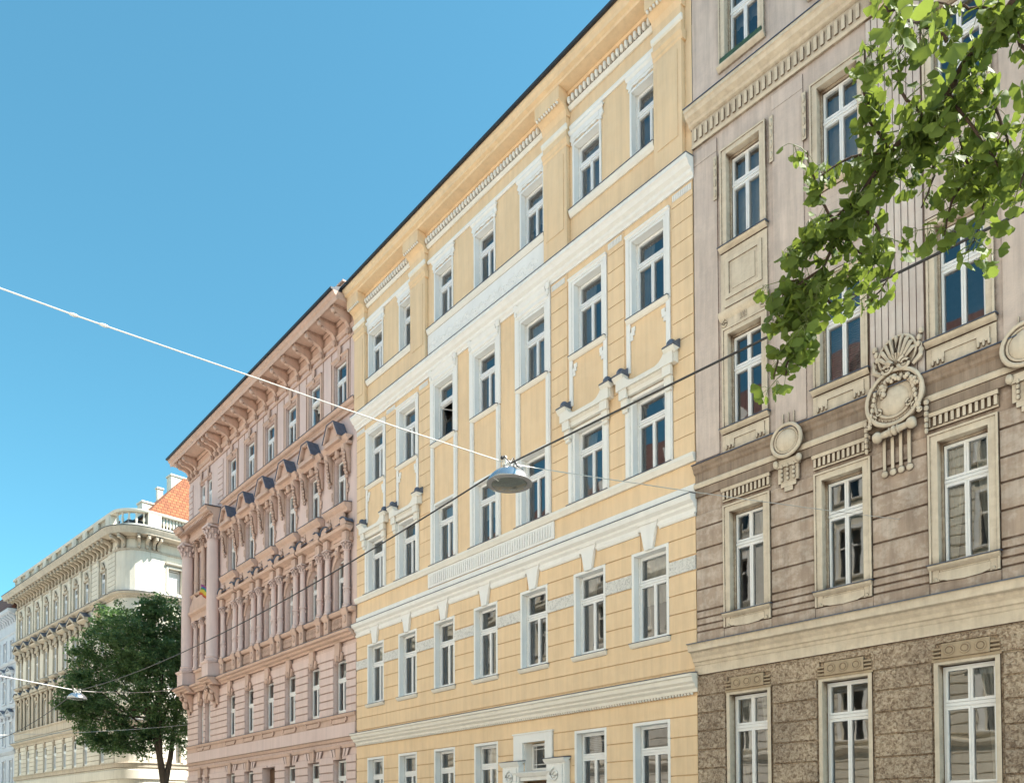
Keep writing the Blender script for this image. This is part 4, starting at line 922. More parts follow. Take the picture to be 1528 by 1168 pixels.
    for sg in (-1, 1):
        x = sg*.72
        co_.prof([(.001, 15.9), (.10, 15.95), (.14, 16.2), (.22, 16.7), (.34, 16.92), (.34, 17.02), (.001, 17.02)], x-.12, x+.12)
        for q in range(9): co_.ball(x+.03*sin(q*2.1), .14+.018*q, 15.75+.13*q, .085, .08, .08, 6, 5)
        co_.ball(sg*.66, .04, 15.4, .06, .05, .12); co_.ball(sg*.66, .04, 15.22, .04, .04, .08)
        co_.box(*sorted((sg*.52, sg*.60)), .001, .05, 14.75, 16.8)
    co_.ball(0, .15, 16.92, .14, .12, .18, 8, 6)
    for q in range(6): co_.ball(-.42+.17*q, .08, 16.9+.03*sin(q*3), .09, .07, .09, 6, 5)
    each('side_console', co_, P_TRIM, ax)
    pe = M(); pe.box(-.98, .98, .001, .24, 17.03, 17.15); pe.prof([(.24, 17.12), (.27, 17.18), (.32, 17.24), (.36, 17.34), (.001, 17.38)], -1.04, 1.04)
    pe.box(-.64, .64, .24, .46, 17.22, 17.39); pe.plate([(-.52, 17.39), (.52, 17.39), (.20, 17.98), (-.20, 17.98)], .02, .34)
    for sg in (-1, 1): pe.plate([(sg*.64, 17.39), (sg*.27, 18.06), (sg*.16, 18.06), (sg*.50, 17.39)][::sg], .02, .50)
    pe.box(-.16, .16, .02, .50, 17.95, 18.06)
    ps = each('pediment', pe, P_TRIM, ax, 0)
    sl = M()
    for sg in (-1, 1): sl.plate([(sg*.67, 17.395), (sg*.29, 18.085), (sg*.26, 18.07), (sg*.645, 17.39)][::sg], .0, .53)
    sl.box(-.29, .29, .0, .53, 18.065, 18.09)
    slm = sl.mesh('slate_flashing', SLATE, 0)
    for o in ps: put('slate_flashing', slm, o)
    # row 5 sill band
    m = M(); m.prof([(.001, 18.36), (.10, 18.36), (.12, 18.46), (.18, 18.50), (.001, 18.52)], 5.25, W); m.box(5.25, W, .001, .07, 18.52, 18.68); m.prof([(.07, 18.64), (.16, 18.70), (.20, 18.80), (-.2, 18.86), (.001, 18.64)], 5.25, W)
    o = part('sill_band', m, P_TRIM, b, smooth=0)
    f = M(); f.prof([(-.2, 18.865), (.22, 18.805), (.22, 18.82), (-.2, 18.88)], 5.22, W); part('flashing', f, SLATE, o, smooth=0)
    t5 = M()
    for sg in (-1, 1): t5.box(*sorted((sg*.53, sg*.68)), .001, .04, 18.88, 20.98); t5.box(*sorted((sg*.76, sg*.80)), .001, .03, 18.88, 21.45)
    t5.box(-.53, .53, .001, .04, 20.84, 20.98); t5.plate([(-.08, 20.84), (.08, 20.84), (.13, 21.4), (-.13, 21.4)], .04, .10); t5.prof([(.04, 20.95), (.10, 21.0), (.10, 21.04), (.001, 21.05)], -.7, .7)
    each('window_head', t5, P_TRIM, ax, 0)
    t5 = M(); t5.box(-.85, .85, .001, .06, 20.86, 21.02); t5.plate([(-.6, 20.86), (-.44, 20.86), (-.40, 21.4), (-.64, 21.4)], .06, .10); t5.plate([(.44, 20.86), (.6, 20.86), (.64, 21.4), (.40, 21.4)], .06, .10); part('window_head', t5, P_TRIM, b, 2.6, smooth=0)
    # frieze, brackets, eaves
    m = M(); m.prof([(.001, 21.46), (.05, 21.46), (.07, 21.54), (.001, 21.56)], 0, W); m.prof([(.001, 21.74), (.08, 21.76), (.10, 21.86), (.14, 21.90), (.001, 21.92)], 0, W); m.box(0, W, .001, .05, 21.92, 22.3)
    part('frieze', m, P_TRIM, b, smooth=0)
    br = M(); br.prof([(.001, 21.46), (.08, 21.50), (.12, 21.62), (.14, 21.8), (.26, 22.0), (.62, 22.12), (.80, 22.22), (.84, 22.32), (.84, 22.42), (.001, 22.42)], -.09, .09)
    br.ball(0, .80, 22.24, .10, .12, .11, 8, 6); br.ball(0, .62, 22.12, .09, .14, .07, 7, 5); br.ball(0, .16, 21.66, .08, .08, .14, 7, 5); br.box(-.12, .12, .05, .9, 22.40, 22.46)
    bs = [18.75-1.15*i for i in range(13)]+[4.35, 1.35, .75, .2, 3.75]
    each('bracket', br, P_TRIM, bs)
    m = M(); m.prof([(.001, 22.30), (.10, 22.30), (.14, 22.44), (.001, 22.46)], 0, W); m.prof([(.001, 22.46), (.86, 22.46), (.88, 22.40), (.92, 22.40), (.96, 22.56), (1.04, 22.62), (1.08, 22.74), (-.3, 22.80), (-.3, 22.6)], -.55, W+.02)
    o = part('eaves_cornice', m, P_TRIM, b, smooth=0)
    m = M(); m.prof([(1.05, 22.745), (1.16, 22.75), (1.18, 22.83), (.9, 22.86), (.6, 22.84), (.6, 22.80)], -.62, W); part('gutter', m, DARKM, o, smooth=0)
    # corner bay: two big columns on pedestals carrying a small cornice
    for x in (.62, 4.5):
        m = M(); m.box(x-.44, x+.44, .001, .72, 9.52, 10.28); m.prof([(.72, 10.2), (.78, 10.26), (.80, 10.34), (.001, 10.36)], x-.50, x+.50); part('pedestal', m, P_WALL, b, smooth=0)
        m = M(); m.lathe(x, .30, [(.42, 10.37), (.42, 10.47), (.36, 10.52), (.39, 10.60), (.335, 10.68), (.335, 12.8), (.30, 16.85)], 20); capital(m, x, .30, 16.85, 17.62, .30); part('column', m, P_WALL, b)
    prf = [(.001, 17.64), (.52, 17.64), (.54, 17.74), (.56, 17.90), (.50, 17.92), (.50, 18.14), (.56, 18.16), (.60, 18.24), (.82, 18.28), (.84, 18.40), (.92, 18.44), (.94, 18.52), (.001, 18.56)]
    m = M(); m.prof([(min(p[0], 9) if p[0] < .01 else p[0]-.2, p[1]) for p in prf], .95, 4.1); m.prof(prf, .02, .94); m.prof(prf, 4.11, 5.05)
    x = .1
    while x < 5: m.box(x, x+.1, .4, .70, 18.14, 18.25); x += .2
    o = part('porch_entablature', m, P_TRIM, b, smooth=0)
    f = M(); f.prof([(.001, 18.565), (.96, 18.525), (.96, 18.54), (.001, 18.6)], -.06, .96); f.prof([(.001, 18.565), (.96, 18.525), (.96, 18.54), (.001, 18.6)], 4.08, 5.12); f.prof([(.001, 18.565), (.76, 18.525), (.76, 18.54), (.001, 18.6)], .96, 4.08); part('flashing', f, SLATE, o, smooth=0)
    m = M(); colm(m, 1.55, .12, .14, 14.3, 17.6, .5); colm(m, 2.6, .12, .14, 14.3, 17.6, .5); colm(m, 3.65, .12, .14, 14.3, 17.6, .5)
    for x in (2.08, 3.12):
        for q in range(5): m.ball(x-.24+.12*q, .1, 17.1, .09, .07, .14, 6, 5)
    part('pilaster_trio', m, P_TRIM, b)
    m = M(); m.prof([(.001, 13.1), (.25, 13.1), (.28, 13.4), (.44, 13.5), (.46, 13.62), (.001, 13.66)], 1.1, 4.05)
    m.plate([(1.15, 13.66), (1.2, 13.9), (1.5, 14.15), (1.9, 14.5), (2.3, 14.25), (2.6, 14.3), (2.9, 14.25), (3.3, 14.5), (3.7, 14.15), (4.0, 13.9), (4.05, 13.66)], .02, .38)
    m.prof([(.001, 14.4), (.3, 14.45), (.4, 14.55), (-.2, 14.65)], 1.2, 4.0)
    o = part('porch_pediment', m, P_TRIM, b, smooth=0)
    for c, hh in [(c, hp) for c in pr]:
        m = M(); m.box(-.42, -.37, .001, .06, 10.4, 12.3); m.box(.37, .42, .001, .06, 10.4, 12.3); m.ball(0, .12, 12.8, .14, .1, .18); m.ball(-.25, .08, 12.85, .1, .07, .12); m.ball(.25, .08, 12.85, .1, .07, .12); part('window_trim', m, P_TRIM, b, c)
    m = M(); m.box(10.36, 11.71, -.4, -.34, .1, 4.3); m.box(10.45, 10.98, -.34, -.31, .3, 2.6); m.box(11.09, 11.62, -.34, -.31, .3, 2.6); part('door', m, WOOD, b, smooth=0)
    sky_interior(b, W, 0, 22.3, [5.0, 9.4, 13.8, 17.9, 21.5])
    shell(b, W, 22.82, mat=P_WALL, over=1.0, ridge=3.0)
    m = M(); m.box(18.7, 19.15, -2.5, .55, 22.9, 23.3); m.box(18.66, 19.18, -2.6, .62, 23.31, 23.38); part('fire_wall', m, P_TRIM, b, smooth=0)
    for x in (3, 9, 15): m = M(); m.box(x, x+1.2, -5, -4, 23.5, 26.2); m.box(x-.05, x+1.25, -5.05, -3.95, 26.2, 26.3); part('chimney', m, P_WALL, b, smooth=0)
    m = M()
    for z, w_ in ((22.98, .95), (23.10, .90)): m.tube([(-.3, w_, z), (7.5, w_, z)], .02, 5)
    x = -.2
    while x < 7.5: m.tube([(x, .95, 22.82), (x, .88, 23.14)], .018, 4); x += .8
    for x0 in (.4, 2.6, 4.9): m.box(x0, x0+.9, .72, .76, 22.84, 23.04)
    part('snow_guard', m, DARKM, b)
    fl = M(); n = 14; rows = 8; vs = []; fs = []
    return b
def flag():
    me = bpy.data.meshes.new('flag'); n, k = 12, 8; vs = []; fs = []
    for j in range(k+1):
        for i in range(n+1):
            t = i/n; u_ = j/k; vs.append((.85*t*(1-.25*u_)+.08*sin(u_*5), -.06*sin(t*9+u_*2)*(.4+u_)-.1*t, -u_*.78-.38*t+.06*sin(t*4)))
    for j in range(k):
        for i in range(n): a = j*(n+1)+i; fs.append((a, a+1, a+n+2, a+n+1))
    me.from_pydata(vs, [], fs)
    cols = [(.22,.04,.18), (.05,.13,.32), (.04,.24,.10), (.55,.45,.06), (.55,.20,.04), (.42,.04,.03)]
    for i, c in enumerate(cols): me.materials.append(plain('flag colour', c, .8, var=.03))
    for p in me.polygons: p.material_index = min(5, int((p.index//n)/k*6)); p.use_smooth = True
    t = thing('rainbow_flag', 'small rainbow striped flag hanging from the corner window of the pink house', 'flag', (-44.5, 15.2, 14.7), 25); t.scale = (.7, .7, .7)
    o = put('cloth', me, t)
    m = M(); m.tube([(0, 0, 0), (-.25, -.6, -.35)], .018); m.tube([(0, 0, -0.02), (.9, .1, -.36)], .012); part('pole', m, plain('flag pole wood', (.4,.3,.2)), t)
# ================================================================== CREAM CORNER BUILDING
def cream():
    th = 6.47; rnd = random.Random(31); OX, OY = -61.812, 15.0
    b = thing('apartment_building', 'cream corner house with rounded corner, roof balustrade and orange tiled roof behind the tree', 'building', (OX, OY, 0), th)
    SX, R = 2.2, 1.7          # side facade plane, corner radius
    ax = [-1.82-2.31*i for i in range(9)]; ax[0] = -1.78; ax[1] = -5.1; ax = [-1.78]+[-5.08-2.29*i for i in range(8)]
    X0 = -22.6; hw = .43
    rows = [(2.2, 4.3), (6.12, 8.12), (9.98, 12.05), (14.02, 16.1), (18.25, 19.88)]
    ops = [(c-hw, c+hw, a, q) for c in ax for a, q in rows]
    m = M(); wall(m, X0, SX-R, 0, 21.95, ops, .3)
    # rounded corner and side facade
    def path(w, n=8):    # plan points (x, w) from the flat front round the corner and along the side
        c = (SX-R, -R); pts = [(X0-(w if w > .3 else 0), w), (SX-R, w)]
        pts += [(c[0]+(R+w)*sin(pi/2*i/n), c[1]+(R+w)*cos(pi/2*i/n)) for i in range(1, n+1)]
        return pts+[(SX+w, -14)]
    def sweep(m, pts, lo=0):
        """profile of (w,z) swept round the corner"""
        cols = [path(w) for w, z in pts]; n = len(pts); k = len(cols[0]); vs = []; fs = []
        for i in range(lo, k):
            for j in range(n): x, w = cols[j][i]; vs.append((x, -w, pts[j][1]))
        for i in range(k-lo-1):
            for j in range(n): fs.append((i*n+j, i*n+(j+1) % n, (i+1)*n+(j+1) % n, (i+1)*n+j))
        fs += [tuple(range(n)), tuple(range((k-lo-1)*n, (k-lo)*n))[::-1]]; m.add(vs, fs)
    # corner part of wall
    a = path(0); 
    for (x0, w0), (x1, w1) in zip(a[1:-2], a[2:-1]): m.add([(x0,-w0,0),(x1,-w1,0),(x1,-w1,21.95),(x0,-w0,21.95)], [(0,1,2,3)])
    part('wall', m, C_WALL, b, smooth=30)
    # side wall with openings, built as its own little frame turned by 90 degrees
    s = M(); so = [(2.95+2.9*i, 3.95+2.9*i, a_, q_+.1) for i in range(4) for a_, q_ in rows]
    wall(s, R, 14, 0, 21.95, so, .3)
    o = put('side_wall', s.mesh('side_wall', C_WALL, 0), b, SX, 0, 0, pi/2)
    for q in so:
        f_, g1, g2 = window_mesh(.94, q[3]-q[2]-.06, 1.1, 'u1'); wo = put('window', f_, o, (q[0]+q[1])/2, 0, q[2]+.03); put('pane', g2, wo)
        if rnd.random() < .7: 
            bl = M(); bl.box(-.40, .40, -.28, -.27, .1, q[3]-q[2]-.2); put('shutter', bl.mesh('shutter', CURT, 0), wo)
    for q in so:
        t = M(); t.box(q[0]-.13, q[0], .001, .06, q[2], q[3]+.13); t.box(q[1], q[1]+.13, .001, .06, q[2], q[3]+.13); t.box(q[0], q[1], .001, .06, q[3], q[3]+.13); t.prof([(.06, q[3]+.2), (.2, q[3]+.28), (.22, q[3]+.36), (.001, q[3]+.4)], q[0]-.2, q[1]+.2); part('window_trim', t, C_WALL, o, smooth=0)
    r_ = M(); rust(r_, R, 14, [.4+.42*i for i in range(11)], [(q[0]-.15, q[1]+.15, q[2]-.1, q[3]+.15) for q in so], .05, .05); rust(r_, R, 2.75, [17.95+.42*i for i in range(8)], [], .02, .02)
    rust(r_, R, 14, [6+.36*i for i in range(9)], [(q[0]-.15, q[1]+.15, q[2]-.1, q[3]+.4) for q in so], .05, .05)
    put('coursing', r_.mesh('coursing', C_WALL, 0), o)
    for c in ax:
        for a_, q_ in rows: window(b, c, a_+.02, .8, q_-a_-.04, (q_-a_)*.62, 'u1', True, rnd.choice([4, 2, 6, 6]), rnd, .23)
    r_ = M(); rust(r_, X0, SX-R, [.4+.42*i for i in range(11)], [(o_[0]-.02, o_[1]+.02, o_[2]-.1, o_[3]+.02) for o_ in ops], .05, .05); rust(r_, X0, SX-R, [6.0+.36*i for i in range(9)], [(o_[0]-.02, o_[1]+.02, o_[2]-.1, o_[3]+.02) for o_ in ops], .05, .05, True)
    for x0, x1 in ((-.9, .45), (-4.2, -2.9)): rust(r_, x0, x1, [17.9+.33*i for i in range(11)], [], .04, .03)
    # round corner coursing
    z = 6.0
    while z < 8.8: sweep_in = [(.0, z+.02), (.05, z+.02), (.05, z+.34), (.0, z+.34)]; sweep(r_, sweep_in, 1) if False else None; z += .36
    part('coursing', r_, C_WALL, b, smooth=0)
    # sills/strings
    def sw(name, prof, mat=C_TRIM, parent=b): m = M(); sweep(m, prof); return part(name, m, mat, parent, smooth=30)
    sw('belt', [(.0, 4.85), (.12, 4.9), (.12, 5.5), (.0, 5.6)], C_WALL)
    sw('sill_band', [(.0, 5.66), (.08, 5.7), (.10, 5.9), (.18, 6.0), (.0, 6.04)])
    sw('cornice', [(.0, 8.5), (.08, 8.52), (.12, 8.7), (.3, 8.82), (.34, 8.95), (.0, 9.0)]); sw('flashing', [(.0, 9.005), (.36, 8.96), (.36, 8.98), (.0, 9.03)], SLATE)
    sw('parapet_band', [(.0, 9.2), (.06, 9.25), (.06, 9.75), (.16, 9.85), (.16, 9.92), (.0, 9.96)])
    sw('cornice', [(.0, 17.52), (.10, 17.56), (.12, 17.66), (.3, 17.76), (.34, 17.9), (.0, 17.95)]); sw('flashing', [(.0, 17.955), (.36, 17.91), (.36, 17.93), (.0, 17.98)], SLATE)
    sw('frieze', [(.0, 20.85), (.06, 20.86), (.06, 21.0), (.0, 21.02)]); sw('eaves_cornice', [(.0, 21.62), (.12, 21.64), (.14, 21.74), (.80, 21.80), (.82, 21.95), (.92, 22.08), (.95, 22.24), (.0, 22.34)], C_TRIM); sw('flashing', [(.3, 22.32), (.97, 22.25), (.97, 22.28), (.3, 22.37)], DARKM)
    br = M(); br.prof([(.001, 21.0), (.10, 21.04), (.14, 21.2), (.22, 21.4), (.62, 21.55), (.74, 21.66), (.74, 21.76), (.001, 21.76)], -.10, .10); br.ball(0, .66, 21.55, .12, .13, .10, 7, 5); br.ball(0, .14, 21.1, .1, .08, .13, 6, 5)
    bm = br.mesh('bracket', C_TRIM); x = X0+.2
    while x < SX-R-.1: put('bracket', bm, b, x); x += .765
    c = (SX-R, -R)
    for i in (1, 2, 4, 5): a_ = pi/2*i/5.5; put('bracket', bm, b, c[0]+R*sin(a_), c[1]+R*cos(a_), 0, a_)
    for x in (1.9, 2.2, 4.3, 4.6, 6.8, 9, 11): put('bracket', bm, o, x)
    d = M(); x = X0+.1
    while x < SX-R: d.box(x, x+.1, .12, .2, 21.62, 21.73); x += .2
    part('dentils', d, C_TRIM, b, smooth=0)
    # pilaster strips, hoods and arches along the front
    st = M(); st.box(-.12, .12, .001, .09, 18.0, 20.6); st.box(-.16, .16, .001, .13, 20.5, 20.85); st.ball(0, .1, 20.7, .14, .1, .14)
    stm = st.mesh('pilaster', C_WALL)
    for i in range(len(ax)-1):
        mid = (ax[i]+ax[i+1])/2
        if i: put('pilaster', stm, b, mid)
        else: put('pilaster', stm, b, ax[0]-.85); put('pilaster', stm, b, ax[1]+.9)
    put('pilaster', stm, b, ax[-1]-1.1)
    h5 = M(); h5.box(-.55, -.43, .001, .05, 18.2, 20.0); h5.box(.43, .55, .001, .05, 18.2, 20.0); h5.box(-.55, .55, .001, .07, 19.9, 20.05); h5.ball(0, .1, 20.35, .16, .1, .26); h5.ball(-.2, .06, 20.25, .1, .06, .14); h5.ball(.2, .06, 20.25, .1, .06, .14); h5.box(-.5, .5, .001, .09, 17.98, 18.2)
    h4 = M(); h4.prof([(.001, 16.7), (.2, 16.75), (.42, 16.86), (.46, 16.98), (.001, 17.02)], -.78, .78)
    for sg in (-1, 1):
        h4.plate([(sg*.8, 17.0), (sg*.8, 17.08), (0, 17.52), (0, 17.36), (sg*.6, 17.0)][::sg], .02, .46); h4.ball(sg*.62, .2, 16.5, .13, .16, .26, 6, 5); h4.ball(sg*.60, .1, 16.1, .10, .10, .2, 6, 5)
        h4.box(*sorted((sg*.43, sg*.56)), .001, .08, 14.0, 16.5)
    for q in range(4): h4.ball(-.3+.2*q, .1, 16.35, .12, .08, .14, 6, 5)
    sl = M(); [sl.plate([(sg*.84, 17.09), (0, 17.53), (0, 17.56), (sg*.86, 17.12)][::sg], .0, .5) for sg in (-1, 1)]
    h3 = M(); h3.prof([(-.1, 13.5), (.2, 13.55), (.34, 13.64), (.36, 13.74), (-.1, 13.8)], -.7, .7); h3.plate([(sg*.9 if False else x_, z_) for sg in (1,) for x_, z_ in ((-.9, 12.9), (.9, 12.9), (.9, 13.05), (.45, 13.3), (.2, 13.12), (-.2, 13.12), (-.45, 13.3), (-.9, 13.05))], .02, .34)
    h3.box(-.3, .3, .001, .2, 13.05, 13.5)
    for sg in (-1, 1): h3.lathe(sg*.66, .12, [(.13, 9.97), (.10, 10.1), (.10, 11.2), (.085, 12.4), (.14, 12.7)], 8); h3.ball(sg*.66, .14, 12.6, .16, .14, .14, 6, 5)
    h3.box(-.92, .92, .001, .25, 12.72, 12.9); h3.plate([(-.43, 12.05), (-.43, 11.7), (-.35, 11.9), (-.2, 12.02), (0, 12.06), (.2, 12.02), (.35, 11.9), (.43, 11.7), (.43, 12.05)], -.05, .03); h3.ball(0, .12, 12.35, .13, .12, .2, 6, 5)
    sl3 = M(); sl3.prof([(-.1, 13.805), (.38, 13.745), (.38, 13.765), (-.1, 13.83)], -.72, .72)
    for sg in (-1, 1): sl3.plate([(sg*.93, 13.06), (sg*.46, 13.32), (sg*.46, 13.35), (sg*.95, 13.08)][::sg], .02, .38)
    k2 = M(); k2.plate([(-.1, 8.08), (.1, 8.08), (.17, 8.5), (-.17, 8.5)], .05, .15); k2.ball(0, .15, 8.3, .08)
    for nm, mm, fm, mt in (('window_head', h5, None, C_TRIM), ('pediment', h4, sl, C_TRIM), ('arched_surround', h3, sl3, C_TRIM), ('keystone', k2, None, C_TRIM)):
        me = mm.mesh(nm, mt); fe = fm.mesh('slate_flashing', SLATE, 0) if fm else None
        for c_ in ax:
            q = put(nm, me, b, c_)
            if fe: put('slate_flashing', fe, q)
    # balustrade on the roof edge
    sw('balustrade_plinth', [(-.25, 22.36), (.30, 22.36), (.30, 22.62), (-.25, 22.62)], C_WALL); sw('balustrade_rail', [(-.2, 23.48), (.26, 23.48), (.30, 23.56), (.30, 23.66), (-.22, 23.70)], C_WALL)
    bp = M(); bp.lathe(0, .05, [(.09, 22.62), (.09, 22.70), (.05, 22.76), (.115, 22.98), (.05, 23.25), (.08, 23.34), (.09, 23.48)], 8); bpm = bp.mesh('baluster', C_WALL)
    po = M(); po.box(-.45, .45, -.2, .27, 22.62, 23.48); po.box(-.3, .3, .27, .285, 22.72, 23.38); pom = po.mesh('balustrade_pier', C_WALL, 0)
    x = -.3; 
    while x > X0: 
        put('balustrade_pier', pom, b, x)
        g = M()
        for k in range(6): g.lathe(x-.60-.2*k-.1, .05, [(.09, 22.62), (.09, 22.70), (.05, 22.76), (.115, 22.98), (.05, 23.25), (.08, 23.34), (.09, 23.48)], 6)
        part('baluster_row', g, C_WALL, b); x -= 2.29
    for i in range(1, 6): a_ = pi/2*(i-.3)/5.5; put('baluster', bpm, b, c[0]+(R)*sin(a_)-0*a_, c[1]+(R)*cos(a_))
    put('balustrade_pier', pom, o, 1.9)
    for k in range(9): put('baluster', bpm, o, 2.6+.23*k)
    put('balustrade_pier', pom, o, 5.1)
    # roof: hipped, orange tiles, with chimneys
    E0 = 22.4
    v = [(X0+.4, 1.2, E0), (SX-1.0, 1.2, E0), (SX-1.0, 14, E0), (X0+.4, 14, E0), (X0+5, 7.2, E0+4.6), (SX-7.0, 7.2, E0+4.6)]
    # low block along the street with flat sheet roof and the steep tiled wing standing over the side street
    m = M(); m.prof([(-.3, 22.5), (-.3, 22.9), (-6, 23.6), (-12, 22.9), (-12, 22.5)], X0+.1, SX-.4); part('sheet_roof', m, DARKM, b, smooth=0)
    m = M(); m.box(-3.2, SX-1.4, -13, -2.2, 23.0, 24.05); part('attic_wall', m, C_WALL, b, smooth=0)
    vs = [(-3.4, 2.0, 24.06), (SX-1.2, 2.0, 24.06), (SX-1.2, 13.5, 24.06), (-3.4, 13.5, 24.06), (-1.2, 5.6, 28.3), (-1.2, 13.5, 28.3)]
    me = bpy.data.meshes.new('tiled_roof'); me.from_pydata(vs, [], [(0,1,4), (1,2,5,4), (0,4,5,3), (2,3,5), (3,2,1,0)]); me.materials.append(ORANGE)
    uv = me.uv_layers.new(name='UVMap')
    for p in me.polygons:
        nrm = p.normal; hx = Vector((0,0,1)).cross(nrm); hx = hx.normalized() if hx.length > .01 else Vector((1,0,0)); up = nrm.cross(hx)
        for li in p.loop_indices: q = me.vertices[me.loops[li].vertex_index].co; uv.data[li].uv = (q.dot(hx), q.dot(up))
    put('tiled_roof', me, b)
    gt = M(); gt.box(-3.5, SX-.6, -13.6, -1.95, 24.0, 24.055) if False else gt.box(SX-1.22, SX-1.08, -13.5, -1.9, 23.98, 24.10); gt.box(-3.45, SX-1.08, -2.02, -1.88, 23.98, 24.10); part('gutter', gt, DARKM, b, smooth=0)
    for x0, x1, w0, w1, z0, z1 in ((-2.4, -1.6, -6.2, -4.8, 25.5, 28.4), (-2.2, -1.9, -4.3, -3.9, 25, 27.2), (-1.9, -1.0, -3.4, -2.4, 24, 25.5), (-4.4, -4.0, -1.9, -1.5, 23, 24.6)):
        m = M(); m.box(x0, x1, w0, w1, z0, z1); m.box(x0-.06, x1+.06, w0-.06, w1+.06, z1, z1+.12); part('chimney', m, C_WALL if x0 > -4 else REDT, b, smooth=0)
    sky_interior(b, SX-1.6, 0, 21.4, [])
    m = M(); m.box(X0+.02, SX-2.2, -2.2, -2.1, 0, 21.9)
    for z in (5, 9, 13.4, 17.6, 21.3): m.box(X0+.02, SX-2.2, -2.1, -.46, z-.1, z+.1)
    part('room_interior', m, ROOM, b, smooth=0)
    m = M(); m.box(SX-2.3, SX-2.15, -14, -1.5, 0, 21.9); part('room_interior', m, ROOM, b, smooth=0)
    m = M(); m.add([(X0,0,0),(X0,14,0),(X0,14,22.3),(X0,0,22.3)], [(0,1,2,3)]); m.add([(X0,14,0),(SX,14,0),(SX,14,22.3),(X0,14,22.3)], [(0,1,2,3)]); m.add([(X0,0.3,22.3),(SX-1.8,0.3,22.3),(SX-1.8,14,22.3),(X0,14,22.3)], [(0,1,2,3)]); part('party_wall', m, C_WALL, b, smooth=0)
# ================================================================== PALE BLUE BUILDING, far left
def pale():
    rnd = random.Random(41)
    b = thing('apartment_building', 'pale blue-white house under a dark red roof, at the left edge of the view', 'building', (-83.585-.35*cos(radians(6.47)), 12.531-.35*sin(radians(6.47)), 0), 6.47)
    W0 = -14; ax = [-1.5-2.17*i for i in range(6)]; rows = [(2.3, 4.2), (5.6, 7.6), (9.0, 11.1), (12.9, 14.9), (16.75, 18.5)]; hw = .42
    ops = [(c-hw, c+hw, a, q) for c in ax for a, q in rows]
    m = M(); wall(m, W0, 0, 0, 21, ops, .3); rust(m, W0, 0, [.4+.42*i for i in range(11)], [(o[0]-.05, o[1]+.05, o[2]-.1, o[3]+.05) for o in ops], .05, .05); part('wall', m, W_WALL, b, smooth=0)
    for c in ax:
        for a, q in rows: window(b, c, a+.02, .8, q-a-.04, (q-a)*.62, 'u1', True, rnd.choice([6, 2, 4]), rnd, .23)
    def bd(name, pr, mat=W_WALL): m = M(); m.prof(pr, W0, .0); return part(name, m, mat, b, smooth=0)
    bd('cornice', [(.001, 4.9), (.1, 4.95), (.25, 5.1), (.25, 5.2), (.001, 5.25)]); bd('cornice', [(.001, 8.1), (.1, 8.15), (.3, 8.35), (.3, 8.45), (.001, 8.5)]); bd('string_moulding', [(.001, 12.2), (.1, 12.25), (.15, 12.4), (.001, 12.45)])
    bd('sill_band', [(.001, 16.3), (.1, 16.35), (.2, 16.5), (.2, 16.58), (.001, 16.62)]); bd('frieze', [(.001, 19.0), (.08, 19.05), (.12, 19.15), (.001, 19.2)]); bd('eaves_cornice', [(.001, 20.5), (.3, 20.6), (.7, 20.8), (.75, 21.05), (.001, 21.1)])
    bd('flashing', [(.001, 21.11), (.78, 21.06), (.78, 21.08), (.001, 21.14)], DARKM)
    t = M()
    for a, q, ped in ((5.6, 7.6, 0), (9.0, 11.1, 1), (12.9, 14.9, 1), (16.75, 18.5, 0)):
        t.box(-hw-.14, -hw, .001, .06, a, q+.14); t.box(hw, hw+.14, .001, .06, a, q+.14); t.box(-hw, hw, .001, .06, q, q+.14); t.box(-hw-.2, hw+.2, .001, .12, a-.14, a)
        if ped:
            t.prof([(.001, q+.45), (.2, q+.5), (.34, q+.62), (.34, q+.7), (.001, q+.74)], -.72, .72)
            for sg in (-1, 1): t.plate([(sg*.74, q+.7), (sg*.74, q+.78), (0, q+1.15), (0, q+1.02), (sg*.58, q+.7)][::sg], .02, .34); t.ball(sg*.58, .12, q+.35, .1, .12, .2, 6, 5)
    each('window_surround', t, W_WALL, b, ax, 0); f = M()
    for q in (11.1, 14.9):
        for sg in (-1, 1): f.plate([(sg*.78, q+.79), (0, q+1.16), (0, q+1.19), (sg*.80, q+.82)][::sg], .0, .40)
    each('slate_flashing', f, SLATE, b, ax, 0)
    br = M(); br.prof([(.001, 20.0), (.12, 20.05), (.2, 20.3), (.6, 20.5), (.62, 20.62), (.001, 20.62)], -.12, .12); bm = br.mesh('bracket', W_WALL, 0); x = -.3
    while x > W0: put('bracket', bm, b, x); x -= .72
    r = M(); r.prof([(.45, 21.15), (-.75, 23.6), (-6, 24.6), (-12, 21.2)], W0, -.02); me = r.mesh('roof', REDT, 0); uv_planar(me, (1,0,0), (0,.88,.47)); put('roof', me, b)
    m = M(); m.box(-9, -8, -3, -2, 22, 24.6); part('chimney', m, REDT, b, smooth=0)
    m = M(); m.box(W0, -.02, -2.2, -2.1, 0, 20.9)
    for z in (5, 8.6, 12.5, 16.4, 20.4): m.box(W0, -.02, -2.1, -.46, z-.1, z+.1)
    part('room_interior', m, ROOM, b, smooth=0)
    m = M(); m.add([(0,0,0),(0,12,0),(0,12,21),(0,0,21)], [(0,1,2,3)]); m.add([(W0,12,0),(0,12,0),(0,12,21),(W0,12,21)], [(0,1,2,3)]); part('side_wall', m, W_WALL, b, smooth=0)
